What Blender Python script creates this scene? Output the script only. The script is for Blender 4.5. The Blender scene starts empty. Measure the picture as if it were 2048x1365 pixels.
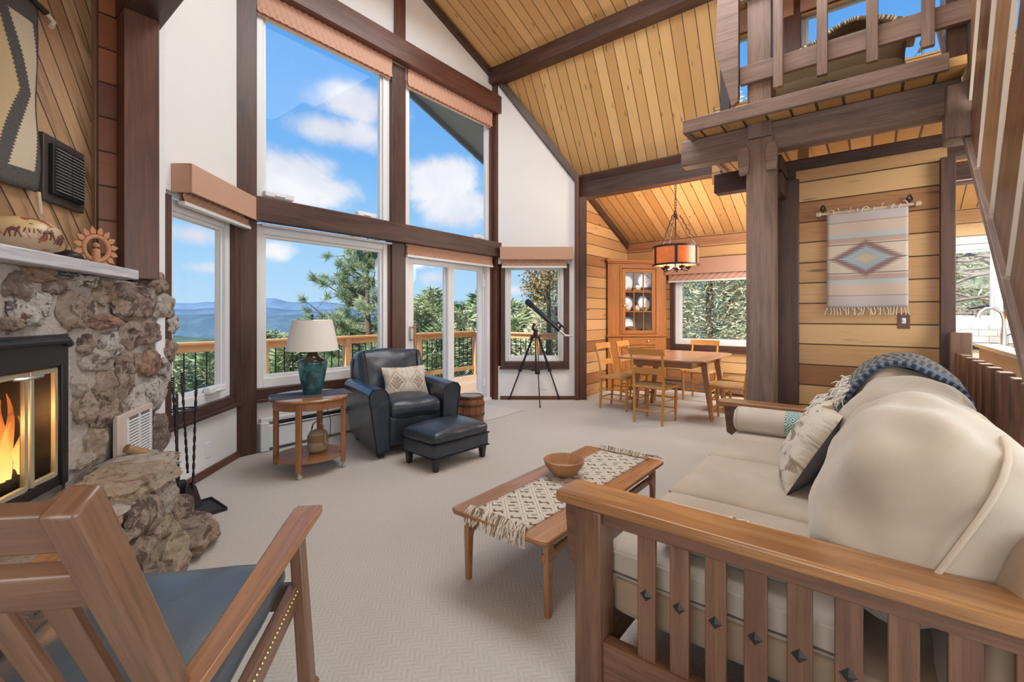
import bpy, math, random
from mathutils import Vector, Matrix, noise
# ---------------------------------------------------------------- camera, world, sun, big lamps, exposure
scene = bpy.context.scene
COL = scene.collection
R = math.radians
HEAD = R(38.3)                      # view heading measured from +X towards +Y
CH, SH = math.cos(HEAD), math.sin(HEAD)
cam_d = bpy.data.cameras.new('camera'); cam = bpy.data.objects.new('camera', cam_d); COL.objects.link(cam)
cam.location = (0, 0, 1.25); cam.rotation_euler = (R(90), 0, HEAD - R(90))
cam_d.sensor_width = 36; cam_d.lens = 912/2048*36; cam_d.shift_y = -52.5/2048
cam_d.clip_start = .02; cam_d.clip_end = 9000
scene.camera = cam
scene.view_settings.view_transform = 'Standard'
scene.view_settings.look = 'None'
scene.view_settings.exposure = 0.28
scene.view_settings.gamma = 1
scene.view_settings.use_curve_mapping = False

class NT:
    """tiny node expression helper"""
    def __init__(s, tree): s.t = tree; s.n = tree.nodes; s.l = tree.links
    def new(s, ty, **kw):
        nd = s.n.new(ty)
        for k, v in kw.items(): setattr(nd, k, v)
        return nd
    def put(s, sock, v):
        if hasattr(v, 'is_output') or isinstance(v, bpy.types.NodeSocket): s.l.new(v, sock)
        else: sock.default_value = v
    def m(s, op, a, b=None, c=None):
        nd = s.new('ShaderNodeMath', operation=op); s.put(nd.inputs[0], a)
        if b is not None: s.put(nd.inputs[1], b)
        if c is not None: s.put(nd.inputs[2], c)
        return nd.outputs[0]
    def dot(s, a, v):
        nd = s.new('ShaderNodeVectorMath', operation='DOT_PRODUCT'); s.put(nd.inputs[0], a); nd.inputs[1].default_value = v
        return nd.outputs['Value']
    def xyz(s, x, y, z=0.0):
        nd = s.new('ShaderNodeCombineXYZ'); s.put(nd.inputs[0], x); s.put(nd.inputs[1], y); s.put(nd.inputs[2], z); return nd.outputs[0]
    def sep(s, v):
        nd = s.new('ShaderNodeSeparateXYZ'); s.put(nd.inputs[0], v); return nd.outputs
    def mix(s, f, a, b, mode='MIX'):
        nd = s.new('ShaderNodeMix', data_type='RGBA', blend_type=mode); s.put(nd.inputs[0], f)
        for i, q in ((6, a), (7, b)):
            if isinstance(q, tuple) and len(q) == 3: q = q + (1,)
            s.put(nd.inputs[i], q)
        return nd.outputs[2]
    def noise(s, v, scale, detail=3, rough=.5, dist=0.0):
        nd = s.new('ShaderNodeTexNoise'); s.put(nd.inputs['Vector'], v); nd.inputs['Scale'].default_value = scale
        nd.inputs['Detail'].default_value = detail; nd.inputs['Roughness'].default_value = rough; nd.inputs['Distortion'].default_value = dist
        return nd.outputs[0]
    def rand(s, v):
        nd = s.new('ShaderNodeTexWhiteNoise', noise_dimensions='1D'); s.put(nd.inputs['W'], v); return nd.outputs['Value']
    def ramp(s, f, stops):
        nd = s.new('ShaderNodeValToRGB'); e = nd.color_ramp.elements
        while len(e) < len(stops): e.new(.5)
        for i, (p, c) in enumerate(stops): e[i].position = p; e[i].color = tuple(c) + (1,)
        s.put(nd.inputs[0], f); return nd.outputs[0]
    def step(s, x, a, b):            # smoothstep a..b
        nd = s.new('ShaderNodeMapRange', interpolation_type='SMOOTHSTEP'); s.put(nd.inputs[0], x)
        nd.inputs[1].default_value = a; nd.inputs[2].default_value = b; return nd.outputs[0]

# world: blue sky paling to the horizon with a handful of fair weather clouds
w = bpy.data.worlds.new('sky'); scene.world = w; w.use_nodes = True
T = NT(w.node_tree); T.n.clear()
wd = T.new('ShaderNodeTexCoord').outputs['Generated']
el = T.dot(wd, (0, 0, 1))
sky = T.ramp(el, [(0.0, (.50, .74, .95)), (.12, (.38, .66, .95)), (.30, (.20, .49, .92)), (.55, (.095, .34, .84)), (1, (.06, .25, .7))])
def cdir(px, py):
    v = Vector((CH, SH, 0))*912 + Vector((SH, -CH, 0))*(px-1024) + Vector((0, 0, 1))*(630-py)
    return v.normalized()
nz = T.noise(wd, 5.5, 8, .58, .25)
acc = None
for (px, py, rx, ry, st) in [(706, 205, 100, 50, .9), (668, 262, 120, 42, .95), (590, 345, 100, 62, .95), (650, 380, 90, 30, .7), (530, 385, 70, 45, 1.0), (880, 365, 70, 50, 1), (915, 420, 75, 45, 1),
                             (385, 470, 75, 34, .9), (395, 533, 62, 17, .7), (868, 556, 34, 18, .6), (835, 530, 30, 12, .5), (1025, 580, 30, 14, .6), (545, 500, 32, 16, .5)]:
    c0 = cdir(px, py); r0 = (cdir(px+rx, py)-c0); u0 = (cdir(px, py-ry)-c0)
    df = T.new('ShaderNodeVectorMath', operation='SUBTRACT'); T.put(df.inputs[0], wd); df.inputs[1].default_value = c0
    a = T.dot(df.outputs[0], r0/r0.length_squared); b = T.dot(df.outputs[0], u0/u0.length_squared)
    d = T.m('SQRT', T.m('ADD', T.m('MULTIPLY', a, a), T.m('MULTIPLY', b, b)))
    k = T.m('MULTIPLY', T.m('SUBTRACT', 1.0, d), st)
    k = T.m('MAXIMUM', k, -1.0)
    acc = k if acc is None else T.m('MAXIMUM', acc, k)
field = T.m('ADD', acc, T.m('MULTIPLY', T.m('SUBTRACT', nz, .5), 2.6))
cm = T.step(field, -.12, .55)
ccol = T.mix(T.step(nz, .35, .75), (.74, .76, .86), (1.0, 1.0, 1.0))
skyc = T.mix(T.m('MULTIPLY', cm, .93), sky, ccol)
bg = T.new('ShaderNodeBackground'); T.put(bg.inputs[0], skyc); bg.inputs[1].default_value = .84
T.l.new(bg.outputs[0], T.new('ShaderNodeOutputWorld').inputs[0])

def lamp(name, kind, loc, rot, energy, color=(1, 1, 1), size=1, size_y=None):
    d = bpy.data.lights.new(name, kind); d.energy = energy; d.color = color
    o = bpy.data.objects.new(name, d); COL.objects.link(o); o.location = loc; o.rotation_euler = rot
    if kind == 'AREA':
        d.shape = 'RECTANGLE'; d.size = size; d.size_y = size_y or size
    elif kind == 'SUN': d.angle = size
    else: d.shadow_soft_size = size
    return o
lamp('sun', 'SUN', (0, 0, 20), (0, R(-46), R(7)), 6.0, (1, .95, .86), R(2.5))
# unseen area lamps added as soft fill for the room, all out of view
lamp('rear_fill_light', 'AREA', (1.6, -2.75, 2.0), (R(90), 0, R(0)), 115, (.885, .965, 1), 4.6, 2.4)
lamp('overhead_fill_light', 'AREA', (3.1, 1.7, 4.95), (0, 0, 0), 125, (.885, .965, 1), 2.2, 3.4)
lamp('side_fill_light', 'AREA', (-2.3, .4, 1.9), (R(90), 0, R(-90)), 75, (.885, .965, 1), 3.0, 2.0)
lamp('dining_fill_light', 'AREA', (6.6, .2, 2.2), (R(50), 0, 0), 55, (1, .96, .90), 1.4, .8)  # added lamp hidden behind the partition to brighten the dining corner
lamp('loft_fill_light', 'AREA', (2.3, .2, 3.3), (R(180), 0, 0), 55, (.96, .98, 1), 1.0, 2.4)
lamp('kitchen_fill_light', 'AREA', (6.2, -1.0, 2.4), (0, 0, 0), 70, (1, .97, .84), 1.6, 1.2)
lamp('entry_fill_light', 'AREA', (3.3, -1.9, 2.3), (0, R(-65), 0), 55, (.96, .98, .9), 1.2, 1.2)

# ---------------------------------------------------------------- materials
MATS = {}
def mat(name, fn=None):
    if name in MATS: return MATS[name]
    m = bpy.data.materials.new(name); m.use_nodes = True
    t = NT(m.node_tree); t.n.clear()
    p = t.new('ShaderNodeBsdfPrincipled'); o = t.new('ShaderNodeOutputMaterial'); t.l.new(p.outputs[0], o.inputs[0])
    t.p = p; t.o = o; fn(t, p); MATS[name] = m; return m
def UV(t): return t.new('ShaderNodeTexCoord').outputs['UV']
def OBJ(t): return t.new('ShaderNodeTexCoord').outputs['Object']
def col(t, c): t.put(t.p.inputs['Base Color'], c if not (isinstance(c, tuple) and len(c) == 3) else c+(1,))
def rough(t, v): t.put(t.p.inputs['Roughness'], v)
def bump(t, h, dist=.002, strength=.6):
    b = t.new('ShaderNodeBump'); b.inputs['Strength'].default_value = strength; b.inputs['Distance'].default_value = dist
    t.put(b.inputs['Height'], h); t.l.new(b.outputs[0], t.p.inputs['Normal'])
def plain(name, c, ro=.5, metal=0.0, coat=0.0, bumpy=0.0):
    def f(t, p):
        col(t, c); rough(t, ro); p.inputs['Metallic'].default_value = metal; p.inputs['Coat Weight'].default_value = coat
        n = t.noise(OBJ(t), 30, 3); col(t, t.mix(t.m('MULTIPLY', n, .25), tuple(c), tuple(x*.72 for x in c)))
        if bumpy: bump(t, t.noise(OBJ(t), 160, 4), bumpy)
    return mat(name, f)
def wood(name, c1, c2, ro=.42, gs=1.0, coat=.0, knots=0.0):
    """grain along U of the uv map (metres)"""
    def f(t, p):
        s = t.sep(UV(t))
        v = t.xyz(t.m('MULTIPLY', s[0], 1.6*gs), t.m('MULTIPLY', s[1], 26*gs), 0.0)
        big = t.xyz(t.m('MULTIPLY', s[0], 1.1), t.m('MULTIPLY', s[1], 5.0), 3.0)
        g = t.noise(v, 1.0, 6, .62, .9); h = t.noise(big, 1.3, 3, .5, .5)
        fac = t.step(t.m('ADD', t.m('MULTIPLY', g, .6), t.m('MULTIPLY', h, .4)), .36, .64)
        c = t.mix(fac, c1, c2)
        fs_ = t.noise(t.xyz(t.m('MULTIPLY', s[0], 5.0*gs), t.m('MULTIPLY', s[1], 130*gs), 5.0), 1.0, 4, .6, .3)
        c = t.mix(t.m('MULTIPLY', t.step(fs_, .50, .68), .42), c, tuple(x*.5 for x in c2))
        pit = t.noise(t.xyz(t.m('MULTIPLY', s[0], 60.0), t.m('MULTIPLY', s[1], 260.0), 2.0), 1.0, 1)
        c = t.mix(t.m('MULTIPLY', t.step(pit, .70, .76), .55), c, tuple(x*.35 for x in c2))
        if knots:
            vo = t.new('ShaderNodeTexVoronoi'); t.put(vo.inputs['Vector'], t.xyz(t.m('MULTIPLY', s[0], 2.4), t.m('MULTIPLY', s[1], 8.0)))
            vo.inputs['Scale'].default_value = 1.0
            c = t.mix(t.m('MULTIPLY', t.m('SUBTRACT', 1.0, t.step(vo.outputs['Distance'], .03, .13)), knots), c, tuple(x*.3 for x in c2))
        col(t, c); rough(t, ro); p.inputs['Coat Weight'].default_value = coat; p.inputs['Coat Roughness'].default_value = .25
        bump(t, g, .0012, .35)
    return mat(name, f)
def planks(name, width, pal, gap=.006, ro=.45, knot=.8, ang=0.0, streak=0.0, knotd=2.2):
    """boards: U runs along the boards, V across them (metres)"""
    def f(t, p):
        s = t.sep(UV(t)); U, V = s[0], s[1]
        if ang:
            ca, sa = math.cos(ang), math.sin(ang)
            U, V = (t.m('ADD', t.m('MULTIPLY', U, ca), t.m('MULTIPLY', V, sa)), t.m('SUBTRACT', t.m('MULTIPLY', V, ca), t.m('MULTIPLY', U, sa)))
        q = t.m('DIVIDE', V, width); idx = t.m('FLOOR', q); fr = t.m('SUBTRACT', q, idx)
        rn = t.rand(idx); rn2 = t.rand(t.m('ADD', idx, 57.3))
        us = t.m('ADD', U, t.m('MULTIPLY', rn2, 31.0))
        g = t.noise(t.xyz(t.m('MULTIPLY', us, 1.3), t.m('MULTIPLY', V, 22.0), rn), 1.0, 6, .62, 1.2)
        c = t.ramp(t.m('ADD', t.m('MULTIPLY', rn, .72), t.m('MULTIPLY', t.m('SUBTRACT', g, .5), .55)), pal)
        c = t.mix(t.m('MULTIPLY', t.step(g, .52, .72), .35), c, tuple(x*.55 for x in pal[0][1]))
        vo = t.new('ShaderNodeTexVoronoi'); t.put(vo.inputs['Vector'], t.xyz(t.m('MULTIPLY', us, knotd), t.m('MULTIPLY', V, 1.6/width), t.m('MULTIPLY', rn, 9.0)))
        vo.inputs['Scale'].default_value = 1.0
        kn = t.m('SUBTRACT', 1.0, t.step(vo.outputs['Distance'], .05, .17))
        c = t.mix(t.m('MULTIPLY', kn, knot), c, tuple(x*.32 for x in pal[0][1]))
        if streak:
            sn = t.noise(t.xyz(t.m('MULTIPLY', us, .9), t.m('MULTIPLY', V, 7.0), 1.7), 1.0, 6, .65, 1.5)
            c = t.mix(t.m('MULTIPLY', t.step(sn, .52, .66), streak), c, tuple(x*.30 for x in pal[0][1]))
        e = t.m('MINIMUM', fr, t.m('SUBTRACT', 1.0, fr)); gp = t.m('SUBTRACT', 1.0, t.step(e, gap/width*.4, gap/width))
        c = t.mix(gp, c, tuple(x*.18 for x in pal[0][1]))
        col(t, c); rough(t, ro); bump(t, t.m('SUBTRACT', t.m('MULTIPLY', g, .15), gp), .006, .7)
    return mat(name, f)
def emit(name, c, s):
    def f(t, p):
        p.inputs['Base Color'].default_value = c+(1,); p.inputs['Emission Color'].default_value = c+(1,); p.inputs['Emission Strength'].default_value = s
    return mat(name, f)
def glassmat(name, tint=(1, 1, 1), refl=.09, ro=.0):
    def f(t, p):
        t.n.remove(p)
        tr = t.new('ShaderNodeBsdfTransparent'); tr.inputs[0].default_value = tint+(1,)
        gl = t.new("ShaderNodeBsdfGlossy"); gl.inputs["Roughness"].default_value = ro
        lw = t.new("ShaderNodeLayerWeight"); lw.inputs[0].default_value = .5; fa = t.m("ADD", .008, t.m("MULTIPLY", t.m("POWER", lw.outputs["Facing"], 4.0), .12))
        mx = t.new('ShaderNodeMixShader'); t.l.new(fa, mx.inputs[0])
        t.l.new(tr.outputs[0], mx.inputs[1]); t.l.new(gl.outputs[0], mx.inputs[2]); t.l.new(mx.outputs[0], t.o.inputs[0])
    return mat(name, f)

DARK = wood('dark_stained_timber', (.105, .050, .036), (.052, .025, .020), .42, .8)
DARKG = wood('dark_timber_greyed', (.30, .205, .17), (.17, .112, .092), .5, .8)
MAROON = wood('reddish_brown_trim', (.150, .058, .036), (.085, .032, .022), .38)
CEILM = planks('pine_ceiling_boards', .14, [(0, (.54, .30, .11)), (.5, (.67, .405, .17)), (1, (.77, .50, .24))], .006, .45, .75, knotd=3.0)
CEDAR = planks('cedar_wall_boards', .168, [(0, (.30, .125, .048)), (.22, (.46, .23, .09)), (.5, (.62, .37, .165)), (1, (.72, .47, .23))], .006, .45, .8, knotd=1.6)
DIAG = planks('weathered_diagonal_boards', .125, [(0, (.30, .165, .085)), (.5, (.46, .28, .155)), (1, (.56, .37, .22))], .006, .55, .5, streak=.75)
DECKB = planks('loft_deck_boards', .155, [(0, (.50, .27, .09)), (.5, (.62, .36, .14)), (1, (.70, .43, .18))], .012, .5, .4)
REDBRD = planks('red_cedar_boards', .20, [(0, (.16, .045, .022)), (.5, (.30, .09, .035)), (1, (.38, .14, .055))], .006, .42, .6)
STAIRW = wood('stair_board_wood', (.20, .085, .040), (.10, .042, .024), .38, .7, .1)
STAIRL = wood('stair_board_light', (.36, .19, .085), (.24, .115, .05), .4, .7, .1)
HONEY = wood('honey_maple', (.64, .31, .075), (.50, .21, .04), .33, 1, .25)
CHERRY = wood('cherry_table', (.48, .25, .14), (.36, .165, .085), .3, 1, .3)
CHERRY2 = wood('end_table_cherry', (.40, .175, .075), (.27, .11, .047), .3, 1, .3)
TEAK = wood('coffee_table_teak', (.42, .20, .085), (.28, .125, .050), .27, 1, .3)
SOFAW = wood('sofa_arm_wood', (.43, .22, .085), (.23, .095, .038), .3, .8, .3)
SOFAD = wood('sofa_frame_wood', (.215, .105, .063), (.12, .056, .036), .36, .9, .2)
ROCKW = wood('rocker_wood', (.215, .11, .066), (.135, .066, .040), .34, .8, .2)
ROCKL = wood('rocker_arm_wood', (.36, .165, .07), (.22, .095, .042), .26, .8, .35)
GREYW = wood('whitewashed_wood', (.66, .66, .68), (.42, .42, .45), .6, 1)
DECKR = wood('orange_deck_wood', (.72, .42, .20), (.60, .33, .15), .6, 1)
DRIFT = wood('driftwood', (.40, .24, .12), (.26, .15, .08), .7, 1)
def _white(t, p):
    n = t.noise(OBJ(t), 3, 3); col(t, t.mix(n, (.82, .82, .82), (.77, .77, .78))); rough(t, .7); bump(t, t.noise(OBJ(t), 90, 3), .001, .3)
WHITE = mat('white_plaster', _white)
VINYL = plain('white_vinyl', (.82, .83, .85), .35)
BLACKM = plain('black_metal', (.018, .018, .020), .45, .3)
IRON = plain('wrought_iron', (.045, .035, .04), .5, .6)
STEEL = plain('brushed_steel', (.62, .62, .63), .3, 1)
CHROME = plain('chrome', (.75, .75, .77), .12, 1)
BRASS = plain('brass', (.80, .62, .28), .25, 1)
BRASSP = plain('pale_brass', (.56, .52, .38), .42, .55)
PINK = plain('peach_fabric_board', (.56, .33, .235), .8)
PINKS = plain('peach_pleated_fabric', (.60, .34, .24), .75)
GLASS = glassmat('window_glass')
PORC = plain('white_porcelain', (.80, .81, .84), .2)
BLACKG = plain('black_stone_top', (.02, .02, .022), .2)
def _carpet(t, p):
    s = t.sep(OBJ(t)); x, y = s[0], s[1]
    # herringbone-like woven relief
    a = t.m('ADD', x, y); b = t.m('SUBTRACT', x, y)
    f1 = t.m('SINE', t.m('MULTIPLY', a, 230.0)); f2 = t.m('SINE', t.m('MULTIPLY', b, 230.0))
    sel = t.step(t.m('SINE', t.m('MULTIPLY', t.m('ADD', x, t.m('MULTIPLY', t.noise(OBJ(t), 3, 2), .03)), 78.0)), -.3, .3)
    h = t.m('MULTIPLY', t.m('ADD', t.m('MULTIPLY', f1, sel), t.m('MULTIPLY', f2, t.m('SUBTRACT', 1.0, sel))), t.step(t.noise(OBJ(t), 55, 3, .6), .35, .6))
    n = t.noise(OBJ(t), 260, 3, .7); n2 = t.noise(OBJ(t), 1.3, 3)
    hh = t.m('ADD', t.m('MULTIPLY', h, .22), t.m('MULTIPLY', n, 1.5))
    c = t.mix(t.step(hh, .2, 1.2), (.53, .49, .45), (.72, .685, .64))
    c = t.mix(t.m('MULTIPLY', t.step(n2, .4, .65), .14), c, (.52, .47, .42))
    col(t, c); rough(t, .95); p.inputs['Sheen Weight'].default_value = .3; bump(t, hh, .006, .8)
CARPET = mat('beige_carpet', _carpet)

# ---------------------------------------------------------------- mesh building
class MB:
    def __init__(s): s.v = []; s.f = []; s.uv = []
    def add(s, verts, faces, uvs=None):
        o = len(s.v); s.v += [tuple(q) for q in verts]
        for i, f in enumerate(faces):
            s.f.append([o+k for k in f]); s.uv.append(uvs[i] if uvs else [(verts[k][0], verts[k][1]) for k in f])
        return s
    def quad(s, a, b, c, d, uv=None):
        return s.add([a, b, c, d], [(0, 1, 2, 3)], [uv] if uv else None)
    def bar(s, p0, p1, w, h, up=(0, 0, 1), w1=None, h1=None):
        """bar from p0 to p1; w along side axis, h along up"""
        p0, p1 = Vector(p0), Vector(p1); d = (p1-p0); L = d.length; d.normalize()
        up = Vector(up); side = d.cross(up)
        if side.length < 1e-5: side = d.cross(Vector((1, 0, 0)))
        side.normalize(); up = side.cross(d).normalized()
        w1 = w if w1 is None else w1; h1 = h if h1 is None else h1
        vs = []
        for p, ww, hh in ((p0, w, h), (p1, w1, h1)):
            for a, b in ((-1, -1), (1, -1), (1, 1), (-1, 1)): vs.append(p+side*a*ww/2+up*b*hh/2)
        r = random.random()*7; fs = [(0, 1, 2, 3), (7, 6, 5, 4)]; us = []
        us = [[(r, 0), (r, w), (r+h, w), (r+h, 0)]]*2
        vo = r*3
        for k, ext in zip(range(4), (w, h, w, h)):
            k2 = (k+1) % 4; fs.append((k, k+4, k2+4, k2)); us.append([(r, vo), (r+L, vo), (r+L, vo+ext), (r, vo+ext)]); vo += ext
        return s.add(vs, fs, us)
    def box(s, x0, x1, y0, y1, z0, z1, ax=None):
        d = (abs(x1-x0), abs(y1-y0), abs(z1-z0)); c = ((x0+x1)/2, (y0+y1)/2, (z0+z1)/2)
        a = d.index(max(d)) if ax is None else ax
        if a == 0: return s.bar((x0, c[1], c[2]), (x1, c[1], c[2]), d[1], d[2])
        if a == 1: return s.bar((c[0], y0, c[2]), (c[0], y1, c[2]), d[0], d[2])
        return s.bar((c[0], c[1], z0), (c[0], c[1], z1), d[1], d[0], up=(1, 0, 0))
    def tube(s, pts, r, n=8, closed=False, caps=True):
        pts = [Vector(p) for p in pts]; m = len(pts)
        rs = r if isinstance(r, (list, tuple)) else [r]*m
        vs = []; acc = 0; us = []; prev = None
        for i, p in enumerate(pts):
            if closed: d = pts[(i+1) % m]-pts[i-1]
            else: d = pts[min(i+1, m-1)]-pts[max(i-1, 0)]
            d = d.normalized() if d.length > 1e-9 else Vector((0, 0, 1))
            if prev is None:
                a = d.cross(Vector((0, 0, 1)));
                if a.length < .05: a = d.cross(Vector((1, 0, 0)))
            else: a = prev-d*prev.dot(d)
            a.normalize(); prev = a; b = d.cross(a)
            if i: acc += (p-pts[i-1]).length
            us.append(acc)
            for k in range(n):
                t = 2*math.pi*k/n; vs.append(p+(a*math.cos(t)+b*math.sin(t))*rs[i])
        fs = []; uv = []
        for i in range(m if closed else m-1):
            j = (i+1) % m
            for k in range(n):
                k2 = (k+1) % n; fs.append((i*n+k, i*n+k2, j*n+k2, j*n+k))
                u0, u1 = us[i], us[j] if j else us[i]+.1; w = rs[i]*6.28/n
                uv.append([(u0, k*w), (u0, (k+1)*w), (u1, (k+1)*w), (u1, k*w)])
        if caps and not closed:
            fs.append(tuple(range(n))[::-1]); uv.append([(us[0], 0)]*n)
            fs.append(tuple((m-1)*n+k for k in range(n))); uv.append([(us[-1], 0)]*n)
        return s.add(vs, fs, uv)
    def lathe(s, prof, c=(0, 0, 0), n=24, M=None, caps=True, sx=1, sy=1):
        vs = []; fs = []; uv = []; acc = [0]
        for i in range(1, len(prof)): acc.append(acc[-1]+math.hypot(prof[i][0]-prof[i-1][0], prof[i][1]-prof[i-1][1]))
        for (r, z) in prof:
            for k in range(n):
                t = 2*math.pi*k/n; p = Vector((r*sx*math.cos(t), r*sy*math.sin(t), z))
                if M: p = M @ p
                vs.append(p+Vector(c))
        for i in range(len(prof)-1):
            rr = max(prof[i][0], prof[i+1][0])*6.283/n
            for k in range(n):
                k2 = (k+1) % n; fs.append((i*n+k, i*n+k2, (i+1)*n+k2, (i+1)*n+k))
                uv.append([(acc[i], k*rr), (acc[i], (k+1)*rr), (acc[i+1], (k+1)*rr), (acc[i+1], k*rr)])
        if caps:
            if prof[0][0] > 1e-4: fs.append(tuple(range(n))[::-1]); uv.append([(vs[k][0], vs[k][1]) for k in range(n)][::-1])
            if prof[-1][0] > 1e-4:
                o = (len(prof)-1)*n; fs.append(tuple(o+k for k in range(n))); uv.append([(vs[o+k][0], vs[o+k][1]) for k in range(n)])
        return s.add(vs, fs, uv)
    def prism(s, poly, depth, M=None):
        """poly in local XY, extruded in +Z by depth, then M"""
        n = len(poly); vs = [Vector((p[0], p[1], 0)) for p in poly]+[Vector((p[0], p[1], depth)) for p in poly]
        uvp = [tuple(p[:2]) for p in poly]
        fs = [tuple(range(n))[::-1], tuple(range(n, 2*n))]; uv = [uvp[::-1], uvp]
        acc = 0
        for k in range(n):
            k2 = (k+1) % n; L = math.dist(poly[k], poly[k2]); fs.append((k, k2, n+k2, n+k)); uv.append([(acc, 0), (acc+L, 0), (acc+L, depth), (acc, depth)]); acc += L
        if M: vs = [M @ q for q in vs]
        return s.add(vs, fs, uv)
    def grid(s, fn, nu, nv, su=1.0, sv=1.0, uo=0.0, vo=0.0, wrap=False):
        vs = []; fs = []; uv = []
        for i in range(nu+1):
            for j in range(nv+1): vs.append(Vector(fn(i/nu, j/nv)))
        for i in range(nu):
            for j in range(nv):
                a = i*(nv+1)+j; fs.append((a, a+nv+1, a+nv+2, a+1))
                uv.append([(uo+su*i/nu, vo+sv*j/nv), (uo+su*(i+1)/nu, vo+sv*j/nv), (uo+su*(i+1)/nu, vo+sv*(j+1)/nv), (uo+su*i/nu, vo+sv*(j+1)/nv)])
        return s.add(vs, fs, uv)
    def soft(s, cx, cy, cz, sx, sy, sz, r=.04, n=12, crown=0.0, wr=0.0, M=None, seed=0, crowny=0.0):
        """upholstered block: rounded box with crowned faces and slight wrinkles"""
        h = Vector((sx/2, sy/2, sz/2)); r = min(r, min(h)*.98)
        M = M or Matrix.Identity(4)
        def pt(q):
            v = Vector((q[0]*h[0], q[1]*h[1], q[2]*h[2])); inner = Vector([max(-(h[i]-r), min(h[i]-r, v[i])) for i in range(3)])
            d = v-inner
            if d.length > 1e-7: v = inner+d.normalized()*r
            x, y, z = v[0]/h[0], v[1]/h[1], v[2]/h[2]
            v[2] += crown*(1-x*x)*(1-y*y)*z
            v[1] += crowny*(1-x*x)*(1-z*z)*y
            if wr: v += (Vector((x, y, z))).normalized()*wr*noise.noise(Vector((v[0]*7+seed, v[1]*7, v[2]*7)))
            return M @ v + Vector((cx, cy, cz))
        def ease(a): return math.sin(a*math.pi/2)*.5+a*.5
        for axis in range(3):
            for sg in (-1, 1):
                def fn(u, v):
                    a, b = ease(u*2-1), ease(v*2-1); q = [0, 0, 0]; q[axis] = sg; q[(axis+1) % 3] = a*sg; q[(axis+2) % 3] = b
                    return pt(q)
                s.grid(fn, n, n, (sx, sy, sz)[(axis+1) % 3], (sx, sy, sz)[(axis+2) % 3])
        return s
    def pillow(s, W, Hh, Tk, M=None, n=18, seed=0, wr=.01, pinch=.8):
        """two bulging faces meeting in a seam, corners drawn out; local XY plane"""
        M = M or Matrix.Identity(4)
        for sg in (1, -1):
            def fn(u, v):
                x, y = u*2-1, v*2-1
                e = ((1-abs(x)**2.4)*(1-abs(y)**2.4)); e = max(e, 0)**.55
                k = 1-.07*(1-abs(x)**3*0)*(1-x*x)*0
                px = x*W/2*(1-.07*(1-y*y)*abs(x)**2*-1-.07); py = y*Hh/2*(1-.07*(1-x*x)*abs(y)**2*-1-.07)
                px = x*W/2*(1-.10*(1-abs(y))*abs(x)**4*pinch); py = y*Hh/2*(1-.10*(1-abs(x))*abs(y)**4*pinch)
                z = sg*Tk/2*e+wr*e*noise.noise(Vector((x*3+seed, y*3, sg*2)))
                return M @ Vector((px, py, z))
            if sg > 0: s.grid(fn, n, n, W, Hh)
            else: s.grid(lambda u, v: fn(1-u, v), n, n, W, Hh)
        return s
    def build(s, name, m, parent=None, smooth=None, bevel=0.0, weld=True, bseg=2, sub=0):
        me = bpy.data.meshes.new(name); me.from_pydata([tuple(q) for q in s.v], [], s.f)
        ul = me.uv_layers.new(name='UVMap'); flat = [c for f in s.uv for u in f for c in u]
        ul.data.foreach_set('uv', flat)
        me.materials.append(m)
        if weld:
            import bmesh
            b = bmesh.new(); b.from_mesh(me); bmesh.ops.remove_doubles(b, verts=b.verts, dist=1e-5)
            bmesh.ops.recalc_face_normals(b, faces=b.faces); b.to_mesh(me); b.free()
        if smooth:
            me.polygons.foreach_set('use_smooth', [True]*len(me.polygons)); me.set_sharp_from_angle(angle=R(smooth))
        me.update()
        o = bpy.data.objects.new(name, me); COL.objects.link(o)
        if parent: o.parent = parent
        if bevel:
            md = o.modifiers.new('bevel', 'BEVEL'); md.width = bevel; md.segments = bseg; md.limit_method = 'ANGLE'; md.angle_limit = R(40)
            me.polygons.foreach_set('use_smooth', [True]*len(me.polygons)); md.harden_normals = False
            me.set_sharp_from_angle(angle=R(35))
        if sub:
            md = o.modifiers.new('sub', 'SUBSURF'); md.levels = sub; md.render_levels = sub
        return o
def tag(o, label=None, cat=None, group=None, kind=None):
    if label: o['label'] = label
    if cat: o['category'] = cat
    if group: o['group'] = group
    if kind: o['kind'] = kind
    return o
def empty(name, loc=(0, 0, 0), rz=0.0, label=None, cat=None, group=None, kind=None):
    o = bpy.data.objects.new(name, None); COL.objects.link(o); o.location = loc; o.rotation_euler = (0, 0, rz); o.empty_display_size = .1
    return tag(o, label, cat, group, kind)
def struct(name, mb, m, label=None, cat='wall', **kw):
    o = mb.build(name, m, **kw); tag(o, label, cat, kind='structure'); return o
def copy_tree(o, parent=None):
    c = o.copy(); COL.objects.link(c); c.parent = parent
    for ch in list(o.children): copy_tree(ch, c)
    return c
_tn = [0]
def trim(mb, m, label, bevel=.004, cat='trim'):
    _tn[0] += 1
    return struct('trim_%d' % _tn[0], mb, m, label, cat, bevel=bevel)
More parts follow.
